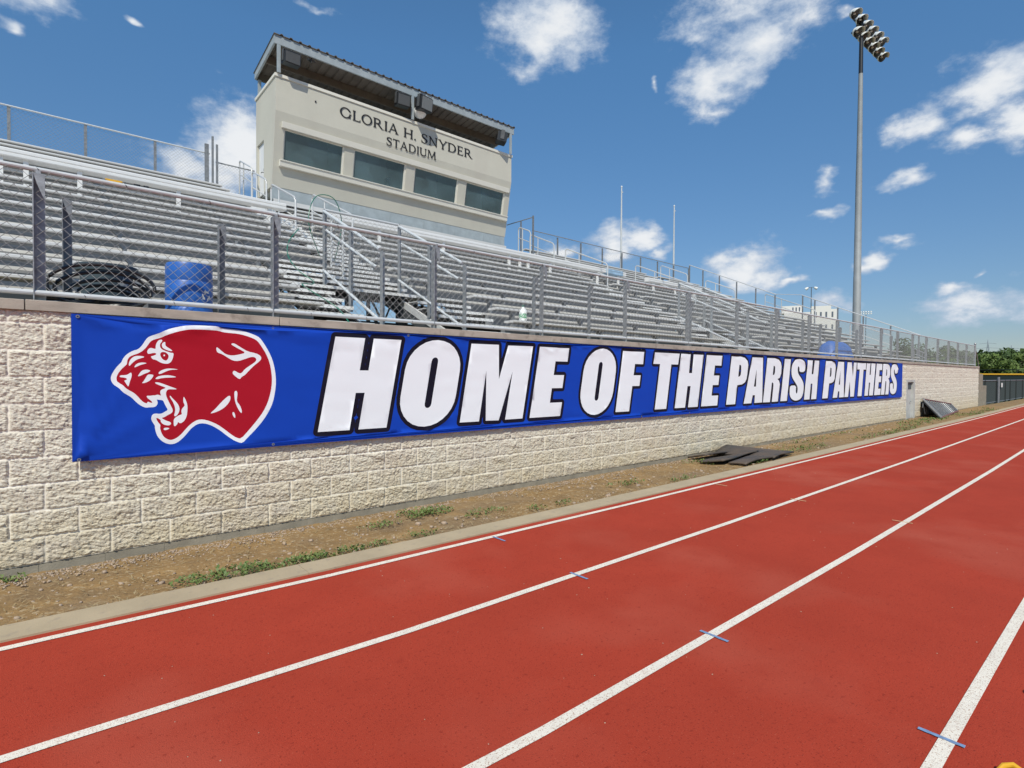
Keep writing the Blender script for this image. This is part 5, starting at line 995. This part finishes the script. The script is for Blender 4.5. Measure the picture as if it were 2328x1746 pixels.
def tape(x, y, L, m, label, cat='tape', grp='tape strips across the lane lines', rot=0):
    b = MB(); n = 10; vs = []
    for i in range(n + 1): 
        for s in (-1, 1): vs.append((x + s * .010 + .0012 * math.sin(i * 2.3 + s), y - L / 2 + L * i / n, .0058 + .0003 * math.sin(i * 1.9)))
    b.add(vs, [(2 * i, 2 * i + 1, 2 * i + 3, 2 * i + 2) for i in range(n)]); o = b.build('tape_strip', m); tag(o, label, cat, grp); s = o.modifiers.new('thick', 'SOLIDIFY'); s.thickness = .0004; return o
tape(2.97, -1.81, .17, 'tapeb', 'blue tape strip on the lane line nearest the wall'); tape(2.862, -2.846, .165, 'tapeb', 'blue tape strip on the second lane line from the wall')
tape(2.772, -3.93, .165, 'tapeb', 'blue tape strip on the third lane line, middle of the track'); tape(2.687, -4.945, .150, 'tapeb', 'biggest-looking blue tape strip on the nearest lane line at lower right')
tape(6.69, -1.85, .17, 'tapey', 'tan tape strip on the lane line nearest the wall, beyond the blue strips'); tape(6.58, -2.86, .17, 'tapey', 'tan tape strip on the second lane line from the wall'); tape(6.40, -3.91, .17, 'tapey', 'tan tape strip on the third lane line from the wall')
tl = thing('cordless_tool', (2.60, -5.17, 0), 'yellow and grey power tool lying on the track at the bottom right corner', 'power tool')
MB().tube([(2.60, -5.125, .012), (2.62, -5.14, .030), (2.630, -5.165, .040), (2.62, -5.19, .036), (2.59, -5.21, .02)], [.007, .010, .011, .010, .007], 10).build('grip', 'yellow', tl, smooth='auto')
MB().lathe((2.61, -5.225, .035), [(0, -.09), (.025, -.085), (.034, -.05), (.034, .06), (.02, .075), (0, .075)], 18, 0, Vector((1, -.25, 0)).normalized()).build('motor', 'greypl', tl, smooth='auto')
MB().box(2.42, 2.545, -5.16, -5.06, .001, .010).build('base_plate', 'blackpl', tl, bevel=.003)
bb = thing('puck', (3.375, -5.15, 0), 'small round black disc on the track, cut by the right picture edge', 'disc')
MB().lathe((3.375, -5.15, 0), [(0, .0), (.032, .0), (.036, .006), (.034, .016), (.025, .02), (0, .02)], 24).build('body', 'blackpl', bb, smooth='auto')
MB().lathe((3.375, -5.15, .0), [(.026, .0205), (.022, .022), (0, .022)], 24).build('cap', 'greypl', bb, smooth='auto')
# ================================================================ BEYOND THE FAR END
gf = thing('green_fence', (46, .2, 0), 'dark green chain-link fence and gate beyond the end of the block wall', 'fence')
GX = [38.2, 41.6, 42.7, 44.7, 46.5, 48.9, 51.8, 55, 58.5, 62]
for x in GX: MB().tube([(x, .2, -.15), (x, .2, 1.27)], .055, 8).build('post', 'dkgreen', gf, smooth='auto')
MB().tube([(36.6, .2, 1.25), (62, .2, 1.25)], .035, 6).tube([(36.6, .2, .02), (62, .2, .02)], .03, 6).build('rail', 'galvd', gf, smooth='auto')
mesh_panel(36.6, 62, .02, 1.25, .2, r=.009, pitch=.09).build('wire_mesh', 'dkgreen', gf)
MB().tube([(41.95, .12, -.1), (41.95, .12, 1.45)], .06, 8).build('gate_post', 'galvd', gf, smooth='auto'); MB().box(42.9, 43.2, .10, .13, .85, 1.1).build('gate_sign', 'white', gf)
of = thing('outfield_fence', (74, 10, 0), 'tall outfield fence with dark windscreen and yellow top rail', 'fence')
MB().box(74, 74.05, -14, 60, -.15, 1.66).build('windscreen', 'wind', of); MB().tube([(73.98, -14, 1.74), (73.98, 60, 1.74)], .075, 8).build('top_cap', 'yellow', of, smooth='auto')
for y in range(-12, 60, 3): MB().tube([(74.1, y, -.15), (74.1, y, 2.2)], .04, 6).build('post', 'dkgreen', of, smooth='auto')
MB().tube([(74.1, -14, 2.2), (74.1, 60, 2.2)], .03, 5).build('upper_rail', 'dkgreen', of)
tw = thing('tower_block', (375, 135, 0), 'distant white tower block with columns of narrow windows', 'building')
def tower(azc, wdeg, eltop, dist, mb):
    pass
a = math.radians(19.65); cx_, cy_ = 400 * math.cos(a), -5.45 + 400 * math.sin(a); ux, uy = math.sin(a), -math.cos(a)
def tbox(b, u0, u1, z0, z1, d0, d1):
    P = [(cx_ + ux * u + math.cos(a) * d, cy_ + uy * u + math.sin(a) * d) for u, d in ((u0, d0), (u1, d0), (u1, d1), (u0, d1))]
    return b.add([(x, y, z0) for x, y in P] + [(x, y, z1) for x, y in P], [(0, 3, 2, 1), (4, 5, 6, 7), (0, 1, 5, 4), (1, 2, 6, 5), (2, 3, 7, 6), (3, 0, 4, 7)])
wl = MB(); tbox(wl, -7.2, 3.9, -.2, 46.5, 0, 12); tbox(wl, 3.901, 7.1, -.2, 44.3, .4, 12); wl.build('wall', 'far', tw)
for u in (-5.0, -2.2, .8, 4.2):
    for r_ in range(5): 
        b = MB(); zt = 42.6 - 8.2 * r_; tbox(b, u, u + 1.0, zt - 3.4, zt, -.12, -.01) if u < 4 else tbox(b, u, u + 1.0, zt - 3.4, zt, .28, .39); b.build('window', 'farwin', tw)
lb = thing('low_building', (300, 120, 0), 'distant pale low building left of the white tower block', 'building')
b = MB(); tbox(b, -24, -8, -.2, 45, 20, 40); tbox(b, -26, -13, 45.01, 50, 22, 34); b.build('wall', 'far', lb)
for u in (-19, -17, -15): b = MB(); tbox(b, u, u + .8, 46.0, 48.8, 21.8, 21.98); b.build('window', 'farwin', lb)
def pylon(az_, eltop, dist, label):
    a = math.radians(az_); x, y = dist * math.cos(a), -5.45 + dist * math.sin(a); H = 1.44 + dist * math.tan(math.radians(eltop)); t = thing('power_pylon', (x, y, 0), label, 'pylon', 'power pylons on the horizon'); w_ = H * .09
    b = MB()
    for sx in (-1, 1):
        for sy in (-1, 1): b.tube([(x + sx * w_, y + sy * w_, 0), (x + sx * w_ * .25, y + sy * w_ * .25, H * .65), (x, y, H)], .16, 4)
    for k in range(7):
        z0_, z1_ = H * k / 8, H * (k + 1) / 8; r0, r1 = w_ * (1 - z0_ / H * .95), w_ * (1 - z1_ / H * .95)
        b.tube([(x - r0, y - r0, z0_), (x + r1, y - r1, z1_)], .09, 3).tube([(x + r0, y - r0, z0_), (x - r1, y - r1, z1_)], .09, 3).tube([(x - r0, y + r0, z0_), (x - r0, y - r1, z1_)], .09, 3)
    b.build('lattice', 'pylon', t)
    c = MB(); dx, dy = -math.sin(a), math.cos(a)
    for zz, L in ((.66, .20), (.78, .24), (.9, .17)): c.tube([(x - dx * H * L, y - dy * H * L, H * zz), (x, y, H * zz + H * .02), (x + dx * H * L, y + dy * H * L, H * zz)], .16, 4)
    c.build('crossarm', 'pylon', t)
pylon(8.25, 2.97, 620, 'fainter wide power pylon rising left over the far trees'); pylon(6.87, 2.50, 520, 'narrow dark power pylon at right over the far trees')
# ================================================================ TREES
def tree(x, y, H, W, m, label, seed, n=1500, leaf=.20, base=.0):
    r = np.random.default_rng(seed); t = thing('tree', (x, y, base), label, 'tree', 'trees beyond the outfield')
    b = MB(); b.tube([(x, y, base - .3), (x + .1, y, base + H * .25), (x, y, base + H * .6)], [H * .03, H * .022, H * .01], 7)
    for k in range(5):
        a = r.uniform(0, 6.28); b.tube([(x + .05, y, base + H * (.22 + .07 * k)), (x + W * .35 * math.cos(a), y + W * .35 * math.sin(a), base + H * (.5 + .07 * k))], [H * .013, H * .005], 5)
    b.build('trunk', 'bark', t)
    nb = 11; C_ = []; 
    for k in range(nb):
        a = r.uniform(0, 6.28); q = r.uniform(0, 1) ** .6; zc = base + H * r.uniform(.22, .86); lim = W * .5 * math.sqrt(max(.05, 1 - ((zc - base) / H - .45) ** 2 * 3.0)); C_.append((x + lim * q * math.cos(a) * .8, y + lim * q * math.sin(a) * .8, zc, H * r.uniform(.11, .2)))
    V = np.zeros((n * 4, 3)); ci = r.integers(0, nb, n); C_ = np.array(C_)
    d = r.normal(0, 1, (n, 3)); d /= np.linalg.norm(d, axis=1)[:, None]; rad = C_[ci, 3] * r.uniform(.45, 1.12, n) ** .6
    p = C_[ci, :3] + d * rad[:, None] * np.array([1.15, 1.15, .85]); p[:, 2] = np.maximum(p[:, 2], base + .3)
    u = r.normal(0, 1, (n, 3)); u -= (u * d).sum(1)[:, None] * d * .6; u /= np.linalg.norm(u, axis=1)[:, None]; w_ = np.cross(u, d + r.normal(0, .4, (n, 3))); w_ /= np.linalg.norm(w_, axis=1)[:, None]
    s = leaf * r.uniform(.6, 1.5, n)[:, None]; V[0::4] = p - u * s; V[1::4] = p + w_ * s * .6; V[2::4] = p + u * s; V[3::4] = p - w_ * s * .6
    finish(np_mesh(V, np.arange(n * 4).reshape(-1, 4)), 'crown', m, t)
KL = [('dark round-topped tree', 'leafa'), ('bright yellow-green bushy tree', 'leafb')]
spots = [(7.95, 5.6, 6.5, 0, 100), (6.75, 5.9, 5.5, 0, 108), (7.35, 5.0, 6.0, 1, 96), (8.6, 5.4, 5.5, 0, 102), (6.1, 5.2, 6.0, 0, 95), (5.4, 5.5, 6.0, 0, 99), (8.9, 4.9, 5.0, 1, 98), (7.7, 4.2, 6.0, 1, 92), (6.5, 4.4, 5.0, 1, 91), (9.7, 5.6, 5.5, 0, 103), (10.5, 5.9, 6, 1, 98), (11.4, 6.4, 6, 0, 101), (12.4, 5.0, 6, 1, 97), (13.3, 7.0, 6, 0, 103), (14.4, 8.0, 7.5, 0, 104), (15.6, 5.5, 6, 1, 99)]
pos = ['just right of the wall end', 'near the right edge below the dark pylon', 'between the two pylons', 'directly behind the wall end', 'at the right picture edge', 'beyond the right picture edge', 'low beside the end post of the fence', 'low in front of the darker trees', 'low at the right, in front', 'seen through the last fence panel', 'seen through the third-last fence panel',
       'seen through the mesh, tallest of the middle group', 'seen through the mesh behind the ramp railing', 'seen through the mesh right of the ramp railing', 'taller, showing above the ramp railing', 'mostly hidden behind the end of the seats']
for i, ((az_, H, W, k, dist), ps) in enumerate(zip(spots, pos)):
    a = math.radians(az_); tree(dist * math.cos(a), -5.45 + dist * math.sin(a), H, W, KL[k][1], KL[k][0] + ' ' + ps, 40 + i, 1900, .17, -.15)
# far wood: one mass of foliage behind the single trees
r = np.random.default_rng(5); n = 26000; th = np.radians(r.uniform(3, 60, n)); dist = r.uniform(125, 150, n); hmax = 4.6 + 1.5 * vnoise(th * 40, th * 0, 3) + .9 * vnoise(th * 130, th * 0, 8)
p = np.stack([dist * np.cos(th), -5.45 + dist * np.sin(th), -.1 + hmax * r.uniform(0, 1, n) ** .7], 1); u = r.normal(0, 1, (n, 3)); u /= np.linalg.norm(u, axis=1)[:, None]; w_ = np.cross(u, r.normal(0, 1, (n, 3))); w_ /= np.linalg.norm(w_, axis=1)[:, None]
s = .42 * r.uniform(.6, 1.4, n)[:, None]; V = np.zeros((n * 4, 3)); V[0::4] = p - u * s; V[1::4] = p + w_ * s; V[2::4] = p + u * s; V[3::4] = p - w_ * s
finish(np_mesh(V, np.arange(n * 4).reshape(-1, 4)), 'woodland', 'leafa', kind='stuff')
